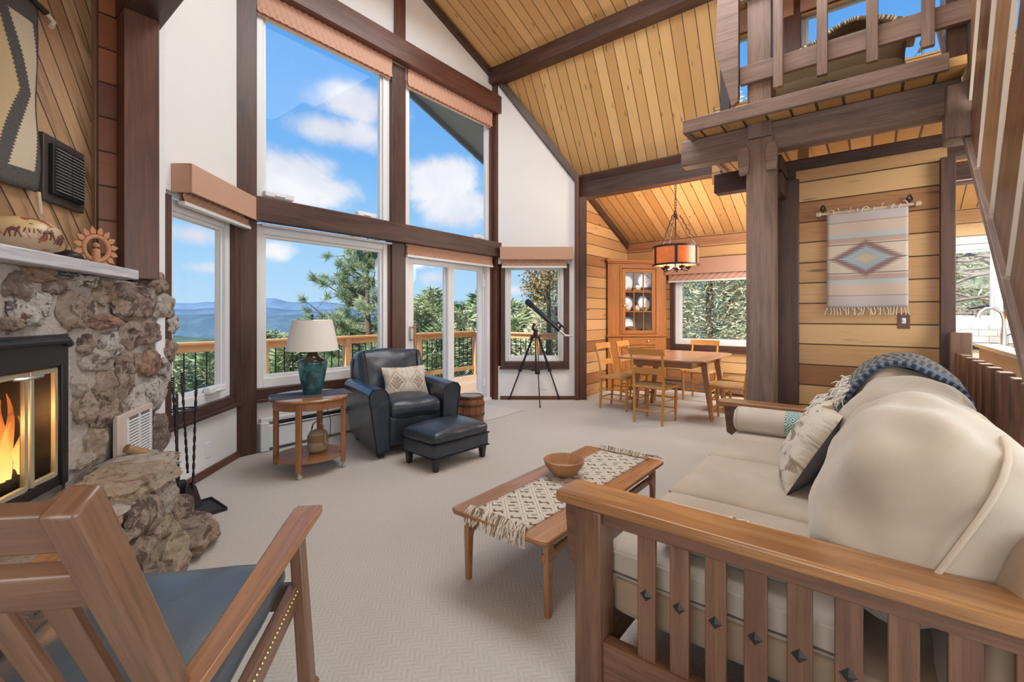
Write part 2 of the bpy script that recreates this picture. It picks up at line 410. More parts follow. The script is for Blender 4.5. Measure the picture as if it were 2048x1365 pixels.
class Frame:
    """local wall frame: s along the wall, d out of the wall (towards the room is negative or positive as chosen), z up"""
    def __init__(s, P, u, nrm): s.P = Vector((P[0], P[1], 0)); s.u = Vector((u[0], u[1], 0)).normalized(); s.n = Vector((nrm[0], nrm[1], 0)).normalized()
    def p(s, a, d, z): return s.P+s.u*a+s.n*d+Vector((0, 0, z))
    def box(s, mb, a0, a1, d0, d1, z0, z1, ax=None):
        da, dd, dz = abs(a1-a0), abs(d1-d0), abs(z1-z0)
        if ax is None: ax = [da, dd, dz].index(max(da, dd, dz))
        am, dm, zm = (a0+a1)/2, (d0+d1)/2, (z0+z1)/2
        if ax == 0: mb.bar(s.p(a0, dm, zm), s.p(a1, dm, zm), dd, dz)
        elif ax == 1: mb.bar(s.p(am, d0, zm), s.p(am, d1, zm), da, dz)
        else: mb.bar(s.p(am, dm, z0), s.p(am, dm, z1), da, dd, up=s.n)
        return mb
    def mat(s, a, d, z):    # local X -> u, local Y -> up, local Z -> n
        m = Matrix.Identity(4); m.col[0][:3] = s.u; m.col[1][:3] = (0, 0, 1); m.col[2][:3] = s.n; m.col[3][:3] = s.p(a, d, z)
        return m
# ---------------------------------------------------------------- the room shell
struct('floor', MB().box(-2.6, 7.8, -3.0, 4.5, -.05, 0), CARPET, 'wall to wall beige woven carpet of the living and dining room', 'floor')
FW = Frame((0, 4.41), (1, 0), (0, -1))          # main window wall, d>0 towards the room
FL = Frame((1.70, 4.41), (-.735, -.678), (.678, -.735))   # left bay
FR = Frame((5.14, 4.32), (.62, -.785), (-.785, -.62))     # right bay
def wallpoly(fr, polys, th, name, m, label):
    mb = MB()
    for poly in polys: mb.prism(poly, -th, fr.mat(0, 0, 0))
    return struct(name, mb, m, label)
def zroof(x):
    return 5.42-.355*abs(x-3.4) if abs(x-3.4) <= 1.7 else 4.816-1.62*(abs(x-3.4)-1.7)
# white infill around the big windows
wallpoly(FW, [[(1.6, 4.08), (5.3, 4.08), (5.3, 4.75), (5.1, 4.83), (3.4, 5.44), (1.7, 4.83), (1.6, 4.7)], [(1.7, .0), (3.4, .0), (3.4, .52), (1.7, .52)]], .12, 'wall_window', WHITE, 'white plaster wall around the tall picture windows')
def bz(fr, s): return zroof(fr.p(s, 0, 0).x)-.02
LB = [[(0.0, 0), (1.36, 0), (1.36, .50), (0, .50)], [(1.0, .5), (1.36, .5), (1.36, 2.1), (1.0, 2.1)], [(0.0, 2.1), (1.36, 2.1), (1.36, 3.1), (0, 4.78)]]
wallpoly(FL, LB, .12, 'wall_left_bay', WHITE, 'tall white angled wall beside the fireplace')
RB = [[(0.0, 0), (1.16, 0), (1.16, .49), (0, .49)], [(1.04, .49), (1.16, .49), (1.16, 2.0), (1.04, 2.0)], [(0, 2.0), (1.16, 2.0), (1.16, 3.3), (0.04, 4.68), (0, 4.68)]]
wallpoly(FR, RB, .12, 'wall_right_bay', WHITE, 'tall white angled wall above the telescope')
# ceilings
def ceilq(name, a, b, y0, y1, m, label, th=.06, uoff=0):
    (xa, za), (xb, zb) = a, b; L = math.hypot(xb-xa, zb-za); mb = MB()
    n = Vector((-(zb-za), 0, xb-xa)).normalized()
    if n.z < 0: n = -n
    P = [Vector((xa, y0, za)), Vector((xb, y0, zb)), Vector((xb, y1, zb)), Vector((xa, y1, za))]
    mb.add(P+[p+n*th for p in P], [(0, 1, 2, 3), (4, 7, 6, 5), (0, 4, 5, 1), (1, 5, 6, 2), (2, 6, 7, 3), (3, 7, 4, 0)],
           [[(uoff, y0), (uoff+L, y0), (uoff+L, y1), (uoff, y1)], [(0, y0), (0, y1), (L, y1), (L, y0)]]+[[(0, 0)]*4]*4)
    return struct(name, mb, m, label, 'ceiling', weld=False)
ceilq('ceiling_upper_right', (3.4, 5.42), (5.12, 4.81), -3, 4.45, CEILM, 'knotty pine board ceiling sloping from ridge to upper beam')
ceilq('ceiling_upper_left', (3.4, 5.42), (1.68, 4.81), -3, 4.45, CEILM, 'pine board ceiling left of the ridge')
ceilq('ceiling_steep_right', (5.10, 4.816), (6.02, 3.22), 1.30, 4.48, CEILM, 'steep knotty pine board ceiling between the two beams', uoff=3)
ceilq('ceiling_steep_left', (1.70, 4.816), (.74, 3.2), -3, 4.45, CEILM, 'steep pine board ceiling above the fireplace side')
ceilq('ceiling_dining', (5.95, 3.27), (7.85, 2.47), -2.0, 3.55, CEILM, 'low sloping pine board ceiling of the dining corner', uoff=6)
ceilq('ceiling_alcove', (.86, 3.24), (-2.6, 1.95+.6), -3, 5.4, CEILM, 'board ceiling over the fireplace alcove, lengthened outdoors to block sun')  # front end stretched outdoors as an unseen shield against sun through the bay
# dining corner walls
def wq(name, mbq, m, label): return struct(name, mbq, m, label, weld=False)
def panel(p0, p1, z0, z1, th, uo=0.0, ztop1=None):
    """vertical wall slab p0->p1 with U along the wall and V up, thickness th to the left of p0->p1"""
    p0, p1 = Vector((*p0, 0)), Vector((*p1, 0)); L = (p1-p0).length; d = (p1-p0).normalized(); n = Vector((-d.y, d.x, 0))*th
    z1b = z1 if ztop1 is None else ztop1
    A = [p0+Vector((0, 0, z0)), p1+Vector((0, 0, z0)), p1+Vector((0, 0, z1b)), p0+Vector((0, 0, z1))]
    B = [q+n for q in A]; uvf = [(uo, z0), (uo+L, z0), (uo+L, z1b), (uo, z1)]
    mb = MB(); mb.add(A+B, [(0, 1, 2, 3), (4, 7, 6, 5), (0, 4, 5, 1), (1, 5, 6, 2), (2, 6, 7, 3), (3, 7, 4, 0)],
                      [uvf, [uvf[0], uvf[3], uvf[2], uvf[1]]]+[[(0, .05)]*4]*4)
    return mb
def merge(*ms):
    r = MB()
    for q in ms: r.add(q.v, q.f, q.uv)
    return r
wq('wall_dining_front', panel((5.85, 3.45), (7.8, 3.45), 0, 3.26, .1, ztop1=2.50), CEDAR, 'knotty cedar board wall left of the corner cabinet')
# far wall with the dining window opening (Y 1.15..2.72, z .68..2.03) and the kitchen window opening
wq('wall_far', merge(panel((7.7, 3.5), (7.7, 2.66), 0, 2.6, .1), panel((7.7, 2.66), (7.7, 1.10), 0, .70, .1, .84), panel((7.7, 2.66), (7.7, 1.10), 2.0, 2.6, .1, .84),
                     panel((7.7, 1.10), (7.7, -.45), 0, 2.6, .1, 2.4), panel((7.7, -.45), (7.7, -1.22), 2.20, 2.6, .1, 3.9), panel((7.7, -1.22), (7.7, -2.5), 1.2, 2.6, .1, 4.7)), CEDAR, 'cedar board far wall behind the dining table')
wq('wall_backsplash', merge(panel((7.69, -.45), (7.69, -2.5), 0, 1.2, .1)), VINYL, 'white tiled kitchen wall under the window')
tiles = MB()
for r_ in range(3):
    for c_ in range(10):
        y = -.46-c_*.155-(r_ % 2)*.07; tiles.box(7.675, 7.69, y-.15, y, .92+r_*.078, .92+r_*.078+.073)
tag(tiles.build('wall_tiles', PORC, bevel=.002), 'white subway tiles above the kitchen counter', 'wall', kind='structure')
# cedar wall with the woven hanging
wq('wall_hanging', panel((4.47, .50), (4.47, -.42), 0, 2.45, .1), CEDAR, 'cedar board wall behind the woven hanging')
wq('wall_hanging_side', panel((4.57, .50), (5.9, .50), 0, 2.75, -.08), CEDAR, 'board side of the partition beside the dining opening')
# alcove and chimney breast
wq('wall_alcove', merge(panel((-.5, 3.5), (.56, 3.5), 0, 1.46, .1), panel((-.5, 3.5), (.82, 3.5), 1.46, 3.3, .1)), REDBRD, 'reddish board strip wall behind the chimney breast')
BR = Frame((.56, 3.5), (.556, .831), (.831, -.556))       # chimney breast plane, s towards the window, d towards the room
br = MB(); A = [BR.p(s, 0, z) for s, z in ((-3.2, .3), (0, .3), (0, 3.3), (-3.2, 3.3))]; B = [BR.p(s, -.1, z) for s, z in ((-3.2, .3), (0, .3), (0, 3.3), (-3.2, 3.3))]
br.add(A+B, [(0, 1, 2, 3), (4, 7, 6, 5), (1, 5, 6, 2), (2, 6, 7, 3)], [[(-3.2, .3), (0, .3), (0, 3.3), (-3.2, 3.3)], [(0, 0)]*4, [(0, .05)]*4, [(0, .05)]*4])
DIAG2 = planks('diagonal_breast_boards', .125, [(0, (.30, .165, .085)), (.5, (.46, .28, .155)), (1, (.56, .37, .22))], .006, .55, .5, ang=R(-50), streak=.75)
wq('wall_chimney_breast', br, DIAG2, 'chimney breast of diagonal weathered boards above the mantel')
trim(BR.box(MB(), -.012, .02, -.02, .022, 1.45, 3.3), ROCKW, 'thin vertical corner moulding beside the diagonal boards')
# enclosing walls behind the camera
struct('wall_rear', merge(panel((7.8, -3.0), (-2.6, -3.0), 0, 5.4, .1)), WHITE, 'white rear wall of the room')
struct('wall_left', merge(panel((-2.6, 3.6), (-2.6, -3.0), 0, 3.2, -.1)), WHITE, 'white far left wall of the room')
struct('wall_kitchen_right', merge(panel((5.6, -2.55), (7.8, -2.55), 0, 3.3, .1)), WHITE, 'white side wall of the kitchen')
# steep timber beams and posts
trim(MB().box(5.02, 5.22, -2.9, 4.40, 4.64, 4.86), DARK, 'long dark roof beam under the upper ceiling break')
trim(MB().box(1.58, 1.78, -2.9, 4.40, 4.64, 4.86), DARK, 'left roof beam mirrored on the fireplace side')
trim(MB().box(5.93, 6.10, -1.9, 3.42, 2.98, 3.20), DARK, 'dark header beam over the dining opening')
trim(MB().bar((5.945, 3.42, 3.245), (5.945, -1.9, 3.245), .14, .07, up=(.85, 0, .5)), DARK, 'narrow dark trim strip above the dining header')
trim(MB().box(.66, .86, -2.5, 3.56, 3.0, 3.22), DARK, 'dark beam end above the fireplace post')
trim(MB().box(.665, .83, 3.33, 3.50, 1.46, 3.0), MAROON, 'reddish brown post standing beside the fireplace')
trim(MB().box(5.11, 5.30, 4.33, 4.50, 0, 4.64), MAROON, 'right corner post of the window wall', .006)
trim(MB().box(1.63, 1.80, 4.345, 4.52, 0, 4.64), DARK, 'left corner post of the window wall', .006)
trim(MB().box(3.30, 3.50, 4.385, 4.52, 0, 4.2), DARK, 'middle post between the two window bays', .006)
trim(MB().box(3.34, 3.48, 4.36, 4.41, 4.3, 5.38), MAROON, 'short post above the upper crossbeam', .006)
trim(MB().box(1.66, 5.31, 4.28, 4.38, 2.095, 2.31), DARK, 'dark crossbeam between lower and upper windows', .006)
trim(MB().box(1.66, 5.31, 4.28, 4.38, 4.21, 4.465), MAROON, 'dark crossbeam above the upper windows', .006)
# rake trims where the walls meet the ceiling
for a, b, y, l in (((3.4, 5.375), (5.12, 4.765), 4.385, 'dark trim along the right rake of the gable'), ((3.4, 5.375), (1.68, 4.765), 4.385, 'dark trim along the left rake of the gable')):
    trim(MB().bar((a[0], y, a[1]), (b[0], y, b[1]), .06, .10), DARK, l)
p0, p1 = FR.p(0.04, .02, 4.66), FR.p(1.16, .02, 3.24)
trim(MB().bar(p0, p1, .06, .10, up=(0, 0, 1)), DARK, 'dark trim along the steep ceiling edge above the telescope')
trim(MB().bar((6.05, 3.425, 3.16), (7.72, 3.425, 2.455), .05, .10), DARK, 'dark trim under the dining ceiling edge')
trim(MB().bar((7.68, 3.44, 2.45), (7.68, 1.0, 2.45), .04, .12), CHERRY, 'board moulding along the top of the dining far wall')
# posts at the end of the right bay
FR.box(mb := MB(), 1.125, 1.185, -.06, .05, 0, 3.25); trim(mb, MAROON, 'reddish inner post beside the dining opening')
FR.box(mb := MB(), 1.19, 1.30, -.10, .03, 0, 2.98); trim(mb, DARK, 'dark outer post carrying the dining header')
FR.box(mb := MB(), 0.03, 1.13, -.01, .015, 0, .055); trim(mb, MAROON, 'wooden baseboard under the telescope window')
FL.box(mb := MB(), 0.0, 1.36, -.01, .018, 0, .06); trim(mb, MAROON, 'wooden baseboard left of the side table')
FL.box(mb := MB(), 1.05, 1.14, 0.0, .03, .5, 3.4); trim(mb, VINYL, 'white painted corner strip beside the fireplace')

# ---- windows
def windowset(n, fr, a0, a1, z0, z1, label, jamb=.09, fr_w=.075, dpt=.07, out=DARK, ow=(.0, .0, .0, .0), sill=None, back=.0, mull=None, ops=()):
    """vinyl window set back in the wall; ow = widths of the dark casing left,right,bottom,top"""
    w_ = empty('window_%d' % n, fr.p((a0+a1)/2, 0, z0), 0, label, 'window', kind='structure')
    inv = Matrix.Translation(-Vector(w_.location))
    def add(mb, nm, m, bevel=.003):
        mb.v = [tuple(Vector(q)-Vector(w_.location)) for q in mb.v]; return mb.build(nm, m, w_, bevel=bevel)
    d0, d1 = -.02-back, -dpt-.02-back
    mb = MB()
    for (x0, x1, y0, y1) in ((a0, a0+fr_w, z0, z1), (a1-fr_w, a1, z0, z1), (a0+fr_w, a1-fr_w, z0, z0+fr_w), (a0+fr_w, a1-fr_w, z1-fr_w, z1)): fr.box(mb, x0, x1, d0, d1, y0, y1)
    add(mb, 'window_frame', VINYL, .006)
    mb = MB(); f2 = fr_w-.02; e = fr_w
    for (x0, x1, y0, y1) in ((a0+e, a0+e+.03, z0+e, z1-e), (a1-e-.03, a1-e, z0+e, z1-e), (a0+e+.03, a1-e-.03, z0+e, z0+e+.03), (a0+e+.03, a1-e-.03, z1-e-.03, z1-e)): fr.box(mb, x0, x1, d0-.02, d1+.005, y0, y1)
    add(mb, 'sash', VINYL, .004)
    mb = MB(); fr.box(mb, a0+e+.02, a1-e-.02, d1+.03, d1+.036, z0+e+.02, z1-e-.02); add(mb, 'glass_pane', GLASS, 0)
    if any(ow):
        mb = MB(); l, r, b, t = ow
        if l: fr.box(mb, a0-l, a0, .025, d1, z0-b, z1+t)
        if r: fr.box(mb, a1, a1+r, .025, d1, z0-b, z1+t)
        if b: fr.box(mb, a0, a1, .02, d1, z0-b, z0)
        if t: fr.box(mb, a0, a1, .02, d1, z1, z1+t)
        add(mb, 'casing', out, .005)
    if sill:
        mb = MB(); fr.box(mb, a0-ow[0]-.02, a1+ow[1]+.0, .05, d1, z0-ow[2]-.03, z0-ow[2]); add(mb, 'sill', out, .005)
    for (a, z, L) in ops:
        mb = MB(); fr.box(mb, a-L/2, a+L/2, .03, -.03, z, z+.055); fr.box(mb, a-L*.18, a+L*.18, .045, .02, z+.01, z+.03); add(mb, 'window_crank', VINYL, .012)
    return w_
windowset(1, FW, 1.80, 3.30, 2.16, 4.14, 'large upper left picture window showing the clouds', ops=((2.02, 2.345, .27), (2.97, 2.33, .24)), fr_w=.09)
windowset(2, FW, 3.50, 5.12, 2.16, 4.14, 'upper right picture window with roof eave outside', ops=((4.80, 2.33, .22),), fr_w=.075)
windowset(3, FW, 1.80, 3.30, .57, 2.09, 'lower left picture window behind the lamp', ow=(0, 0, .09, 0), sill=True, fr_w=.09, ops=())
windowset(4, FL, .16, .98, .56, 2.06, 'narrow angled window next to the fireplace', ow=(.15, .06, .07, 0), sill=True, fr_w=.08, ops=((.42, .63, .22),))
windowset(5, FR, .10, .97, .56, 2.0, 'narrow angled window behind the telescope', ow=(.06, .075, .08, 0), sill=True, fr_w=.055, back=.0)
FF = Frame((7.7, 0), (0, 1), (-1, 0))
windowset(6, FF, 1.16, 2.60, .76, 1.95, 'dining window looking into dense spruce branches', ow=(.07, .07, .08, 0), sill=True, fr_w=.07)
windowset(7, FF, -1.20, -.48, 1.14, 2.10, 'kitchen window above the sink', ow=(0, 0, 0, .09), out=VINYL, fr_w=.07)
# side jamb boards of the lower left window + mid posts
trim(MB().box(3.27, 3.32, 4.41, 4.50, .5, 2.1), MAROON, 'reddish jamb board right of the lower picture window')
trim(MB().box(5.06, 5.12, 4.40, 4.52, 0, 4.2), MAROON, 'reddish jamb board right of the sliding door')
# sliding door
d_ = empty('door_1', (4.3, 4.47, 0), 0, 'white framed sliding glass door out to the deck', 'door', kind='structure')
def dadd(mb, nm, m, bevel=.004, lab=None):
    mb.v = [tuple(Vector(q)-Vector(d_.location)) for q in mb.v]; o = mb.build(nm, m, d_, bevel=bevel)
    if lab: o['label'] = lab
    return o
mb = MB()
for b in ((3.50, 3.56, .02, 2.05), (5.0, 5.08, .02, 2.05), (3.56, 5.0, 1.97, 2.05)): FW.box(mb, b[0], b[1], 0, -.12, b[2], b[3])
FW.box(mb, 3.50, 5.08, .02, -.12, 0, .035); dadd(mb, 'door_frame', VINYL)
for i, (a0, a1, dd) in enumerate(((3.56, 4.36, -.03), (4.22, 5.0, -.075))):
    mb = MB()
    for b in ((a0, a0+.10, .04, 1.97), (a1-.11, a1, .04, 1.97), (a0+.1, a1-.11, .04, .15), (a0+.1, a1-.11, 1.88, 1.97)): FW.box(mb, b[0], b[1], dd, dd-.035, b[2], b[3])
    dadd(mb, 'door_panel', VINYL)
    mb = MB(); FW.box(mb, a0+.09, a1-.1, dd-.015, dd-.02, .14, 1.89); dadd(mb, 'glass_pane', GLASS, 0)
mb = MB(); FW.box(mb, 3.59, 3.625, -.02, .005, .93, 1.11); FW.box(mb, 3.60, 3.615, .0, .05, .935, .955); FW.box(mb, 3.60, 3.615, .0, .05, 1.085, 1.105)
dadd(mb, 'handle_plate', STEEL)
mb = MB(); mb.bar((3.607, 4.35, .88), (3.607, 4.35, 1.14), .022, .03); dadd(mb, 'door_handle', CHERRY, .006, 'brown wooden pull handle')
mb = MB(); FW.box(mb, 4.93, 4.945, -.01, -.03, .1, 1.85); FW.box(mb, 4.92, 4.955, 0, -.03, .22, .33); FW.box(mb, 4.92, 4.955, 0, -.03, 1.65, 1.76); dadd(mb, 'security_bar', VINYL)

# ---- valances and pleated shades
def shade(fr, a0, a1, z0, z1, d, label, m=PINKS, rail=True, n=16):
    t = empty('pleated_shade', fr.p((a0+a1)/2, d, z0), 0, label, 'window shade')
    def fn(u, v):
        a = a0+(a1-a0)*u; z = z0+.02+(z1-z0-.02)*v
        return fr.p(a, d+.018*abs(((u*n+v*1.2) % 1)-.5)*2, z)
    mb = MB(); mb.grid(fn, n*8, 4); mb.grid(lambda u, v: fr.p(a0+(a1-a0)*u, d-.02, z0+(z1-z0)*v), 2, 2)
    L = Vector(t.location); mb.v = [tuple(Vector(q)-L) for q in mb.v]; mb.build('shade_fabric', m, t, smooth=30)
    if rail:
        mb = MB(); fr.box(mb, a0-.005, a1+.005, d+.025, d-.025, z0-.012, z0+.016); mb.v = [tuple(Vector(q)-L) for q in mb.v]; mb.build('bottom_rail', VINYL, t, bevel=.004)
    return t
shade(FW, 1.81, 3.29, 3.99, 4.21, .03, 'folded peach shade over the upper left picture window', rail=False, n=22)
shade(FW, 3.52, 5.07, 3.99, 4.21, .03, 'folded peach shade over the upper right window', rail=False, n=22)
shade(FW, 3.50, 5.06, 1.955, 2.095, .04, 'folded peach shade with white rail above the sliding door', n=20)
shade(FR, .06, 1.0, 1.945, 2.06, .05, 'folded peach shade above the telescope window', n=12)
shade(FL, .02, .93, 2.02, 2.12, .06, 'folded peach shade under the valance by the fireplace', n=12)
shade(FF, 1.08, 2.68, 1.80, 1.92, .05, 'folded peach shade over the dining window', n=16)
def valance(fr, a0, a1, z0, z1, dep, label, lining=True):
    t = empty('valance', fr.p((a0+a1)/2, .03, z0), 0, label, 'valance'); L = Vector(t.location)
    mb = MB(); fr.box(mb, a0, a1, dep, dep-.014, z0, z1); fr.box(mb, a0, a0+.014, dep-.014, .0, z0, z1); fr.box(mb, a1-.014, a1, dep-.014, .0, z0, z1); fr.box(mb, a0+.014, a1-.014, dep-.014, 0, z1-.014, z1)
    mb.v = [tuple(Vector(q)-L) for q in mb.v]; mb.build('valance_board', PINK, t, bevel=.004); return t
valance(FL, -.07, .95, 2.09, 2.29, .14, 'peach boxed valance over the angled window by the fireplace')
valance(FR, .03, 1.09, 2.05, 2.235, .12, 'peach boxed valance over the telescope window')
valance(FF, 1.0, 2.74, 1.915, 2.16, .10, 'peach boxed valance over the dining window')
# white rollers under the crossbeams
trim(MB().box(1.84, 3.27, 4.34, 4.38, 2.062, 2.082), VINYL, 'thin white shade rail above the lower picture window')
# baseboard heater
t = empty('baseboard_heater', (2.65, 4.37, 0), 0, 'white baseboard heater along the wall under the picture window', 'heater')
mb = MB(); mb.box(-.81, .80, -.04, .035, .03, .235); mb.box(-.825, -.75, -.045, .033, 0.004, .262); mb.box(-.81, .8, -.01, .035, .26, .30); mb.build('heater_cover', VINYL, t, bevel=.006)
mb = MB(); mb.box(-.70, .8, -.042, .0, .242, .256); mb.box(-.70, .8, -.044, -.03, .215, .221); mb.build('heater_slot', BLACKM, t)
t = empty('baseboard_heater', (7.63, 1.9, 0), 0, 'brown baseboard heater along the dining far wall', 'heater')
mb = MB(); mb.box(-.02, .06, -.9, .9, .03, .18); mb.build('heater_cover', plain('brown_enamel', (.20, .12, .09), .5), t, bevel=.005)
mb = MB(); mb.box(-.024, .0, -.88, .88, .15, .165); mb.build('heater_slot', BLACKM, t)
# wall outlets
def plate(fr, a, z, m, label, dd=.0, w_=.07, h_=.115, toggle='outlet'):
    t = empty('wall_plate', fr.p(a, dd, z), 0, label, 'outlet' if toggle == 'outlet' else 'light switch'); L = Vector(t.location)
    mb = MB(); fr.box(mb, a-w_/2, a+w_/2, dd, dd+.006, z-h_/2, z+h_/2); mb.v = [tuple(Vector(q)-L) for q in mb.v]; mb.build('plate', m, t, bevel=.002)
    mb = MB()
    if toggle == 'outlet':
        for zz in (-.02, .02): fr.box(mb, a-.014, a+.014, dd+.005, dd+.008, z+zz-.012, z+zz+.012)
    else: fr.box(mb, a-.006, a+.006, dd+.005, dd+.02, z-.004, z+.014); fr.box(mb, a-.012, a+.012, dd+.005, dd+.008, z-.02, z+.02)
    mb.v = [tuple(Vector(q)-L) for q in mb.v]; mb.build('socket' if toggle == 'outlet' else 'toggle', VINYL, t, bevel=.001)
plate(FL, .52, .20, VINYL, 'white wall outlet low on the wall near the fireplace tools')
plate(FW, 2.44, .36, VINYL, 'white wall outlet behind the side table')
plate(FR, .68, .20, VINYL, 'white wall outlet behind the telescope tripod')
FH = Frame((4.47, 0), (0, -1), (-1, 0))
plate(FH, .185, 1.205, MAROON, 'brown wooden switch plate below the woven hanging', toggle='switch')

# ---------------------------------------------------------------- loft, columns and stair
FX = lambda x: Frame((x, 0), (0, -1), (-1, 0))
trim(MB().box(3.95, 4.14, .585, .777, 0, 2.62), MAROON if False else DARKG, 'tall front timber column carrying the loft', .006)
trim(MB().box(3.93, 4.14, .60, .765, 2.62, 4.3), DARKG, 'upper loft post standing above the column', .006)
trim(MB().box(4.44, 4.62, .477, .64, 0, 2.38), DARK, 'second timber column beside the cedar wall', .006)
trim(MB().box(4.40, 4.50, -.458, -.378, 0, 2.36), DARK, 'dark post right of the cedar wall', .005)
trim(MB().box(3.97, 4.12, -.44, 1.29, 2.52, 2.735), DARKG, 'front loft beam with cut end', .012)
trim(MB().box(4.50, 4.64, -2.2, 1.16, 2.38, 2.56), DARK, 'second loft beam above the cedar wall', .012)
trim(MB().box(5.42, 5.56, -2.2, 1.05, 2.38, 2.56), DARK, 'third loft beam with end showing', .012)
trim(MB().box(3.74, 3.775, -.36, 1.20, 2.712, 2.815), DARKG, 'long fascia board on the edge of the loft floor', .004)
trim(MB().box(3.775, 5.9, 1.165, 1.20, 2.712, 2.815), DARKG, 'side fascia board on the end of the loft floor', .004)
trim(MB().box(4.14, 4.5, .56, .64, 2.22, 2.38), DARK, 'short crossbeam from the front column to the wall')
trim(MB().box(4.14, 4.5, .56, .64, 2.40, 2.52), DARK, 'upper short crossbeam behind the front column')
mb = MB(); mb.add([(3.775, -.44, 2.735), (5.9, -.44, 2.735), (5.9, 1.165, 2.735), (3.775, 1.165, 2.735), (3.775, -.44, 2.79), (5.9, -.44, 2.79), (5.9, 1.165, 2.79), (3.775, 1.165, 2.79)],
   [(0, 3, 2, 1), (4, 5, 6, 7), (0, 1, 5, 4), (1, 2, 6, 5), (2, 3, 7, 6), (3, 0, 4, 7)],
   [[(3.7, -.44), (3.7, 1.165), (5.9, 1.165), (5.9, -.44)]]*6)
mb.uv = [[(x, y) for (x, y) in ((3.775, -.44), (3.775, 1.165), (5.9, 1.165), (5.9, -.44))], [(3.775, -.44), (5.9, -.44), (5.9, 1.165), (3.775, 1.165)]]+[[(0, .05)]*4]*4
struct('floor_loft', mb, DECKB, 'underside boards of the loft floor', 'floor', weld=False)
# decorative wooden pegs on the column
for i, y in enumerate((.79, .60)):
    t = MB().prism([(-.032, -.11), (.032, -.11), (.04, -.03), (.04, .05), (.028, .10), (-.028, .10), (-.04, .05), (-.04, -.03)], .05, Matrix.Translation((3.97, y, 2.46-.0*i)) @ Matrix.Rotation(R(-90), 4, 'Y') @ Matrix.Rotation(R(-90), 4, 'Z'))
    o = t.build('wooden_peg', DARKG, bevel=.004); tag(o, ['faceted wooden peg on the left edge of the front column', 'faceted wooden peg on the right edge of the front column'][i], 'peg')
# big corner post stub where the fascia meets the stair
trim(MB().box(3.90, 4.10, -.52, -.36, 2.34, 2.68), DARKG, 'notched timber block under the loft at the stair', .01)
# loft dormer: end wall and windows
trim(MB().box(5.30, 5.36, 1.20, 1.30, 2.8, 4.55), IRON, 'grey edge strip where the steep boards end')
ceilq('ceiling_dormer', (3.9, 4.82), (6.0, 4.76), -2.9, 1.32, CEILM, 'pine ceiling of the loft dormer')
FD = Frame((5.8, 0), (0, 1), (-1, 0))
wallpoly(FD, [[(-2.2, 2.8), (1.5, 2.8), (1.5, 3.66), (-2.2, 3.66)], [(-2.2, 4.45), (1.5, 4.45), (1.5, 4.9), (-2.2, 4.9)]], -.05, 'wall_loft', CEILM, 'low wall under the loft windows')
windowset(8, FD, .80, 1.48, 3.66, 4.50, 'left loft window seen through the railing', fr_w=.03, dpt=.05, ow=(0, 0, 0, 0))
windowset(9, FD, -1.5, .60, 3.66, 4.50, 'wide loft window with blue sky above the railing', fr_w=.03, dpt=.05, ow=(0, 0, 0, 0))
trim(MB().box(5.72, 5.82, .60, .80, 2.8, 4.8), MAROON, 'reddish post between the loft windows')
trim(MB().box(5.70, 5.82, -1.6, 1.45, 3.62, 3.68), CEILM, 'pale wooden sill below the loft windows')
valance(FD, .66, 1.52, 4.47, 4.71, .10, 'peach valance over the left loft window'); valance(FD, -1.6, .60, 4.47, 4.71, .10, 'peach valance over the wide loft window')
# loft railing
t = empty('loft_railing', (3.9, .3, 2.8), 0, 'dark timber guard railing along the loft edge', 'railing'); L = Vector(t.location)
def ladd(mb, nm, m, bevel=.004): mb.v = [tuple(Vector(q)-L) for q in mb.v]; return mb.build(nm, m, t, bevel=bevel)
ladd(MB().box(3.89, 3.93, -.50, .81, 3.04, 3.18), 'lower_rail', DARKG)
ladd(MB().box(3.89, 3.93, -.50, .81, 3.69, 3.83), 'upper_rail', DARKG)
for y in (.545, .275, .0, -.275): ladd(MB().box(3.845, 3.885, y-.032, y+.032, 2.93, 3.95), 'baluster', DARKG)
ladd(MB().box(3.86, 3.90, .81, .86, 2.93, 3.95), 'baluster', DARKG)
ladd(MB().box(3.93, 4.02, -.46, -.37, 2.8, 4.0), 'end_post', DARK)
mb = MB(); mb.prism([(.86, 2.87), (.81, 2.90), (.81, 4.0), (.95, 4.0), (.98, 3.35)], .05, Matrix(((0, 0, 1, 3.84), (1, 0, 0, 0), (0, 1, 0, 0), (0, 0, 0, 1)))); ladd(mb, 'angled_bracket', DARKG)
# things in the loft
PATT = None
def _paisley(t_, p):
    s = t_.sep(UV(t_)); v = UV(t_)
    vo = t_.new('ShaderNodeTexVoronoi'); t_.put(vo.inputs['Vector'], v); vo.inputs['Scale'].default_value = 11
    sn = t_.m('SINE', t_.m('MULTIPLY', vo.outputs['Distance'], 42.0))
    band = t_.step(t_.m('SINE', t_.m('MULTIPLY', s[1], 40.0)), .55, .75)
    c = t_.mix(t_.step(sn, -.1, .3), (.16, .10, .06), (.52, .42, .27)); c = t_.mix(t_.m('MULTIPLY', band, .75), c, (.40, .18, .10)); c = t_.mix(t_.m('MULTIPLY', t_.step(sn, .75, .9), .8), c, (.72, .62, .46))
    col(t_, c); rough(t_, .9)
PAIS = mat('paisley_tapestry', _paisley)
t = empty('loft_armchair', (4.75, .30, 2.79), 0, 'brown upholstered chair up in the loft behind the railing', 'chair')
BRF = plain('brown_suede', (.14, .085, .04), .85)
MB().soft(0, 0, .20, .75, 1.0, .40, .10, 10, .03, .02).build('seat', BRF, t, smooth=60)
MB().soft(.12, 0, .42, .45, 1.02, .66, .12, 12, .03, .02).build('backrest', BRF, t, smooth=60)
mb = MB()
def thr(u, v):
    y = -.50+1.0*u; x = -.22+.50*v
    return (x, y, .70+.20*math.exp(-((y+.10)/.26)**2)*(.70+.30*math.sin(v*3.1))-.28*max(0, y-.25)+.02*noise.noise(Vector((x*8, y*8, 0))))
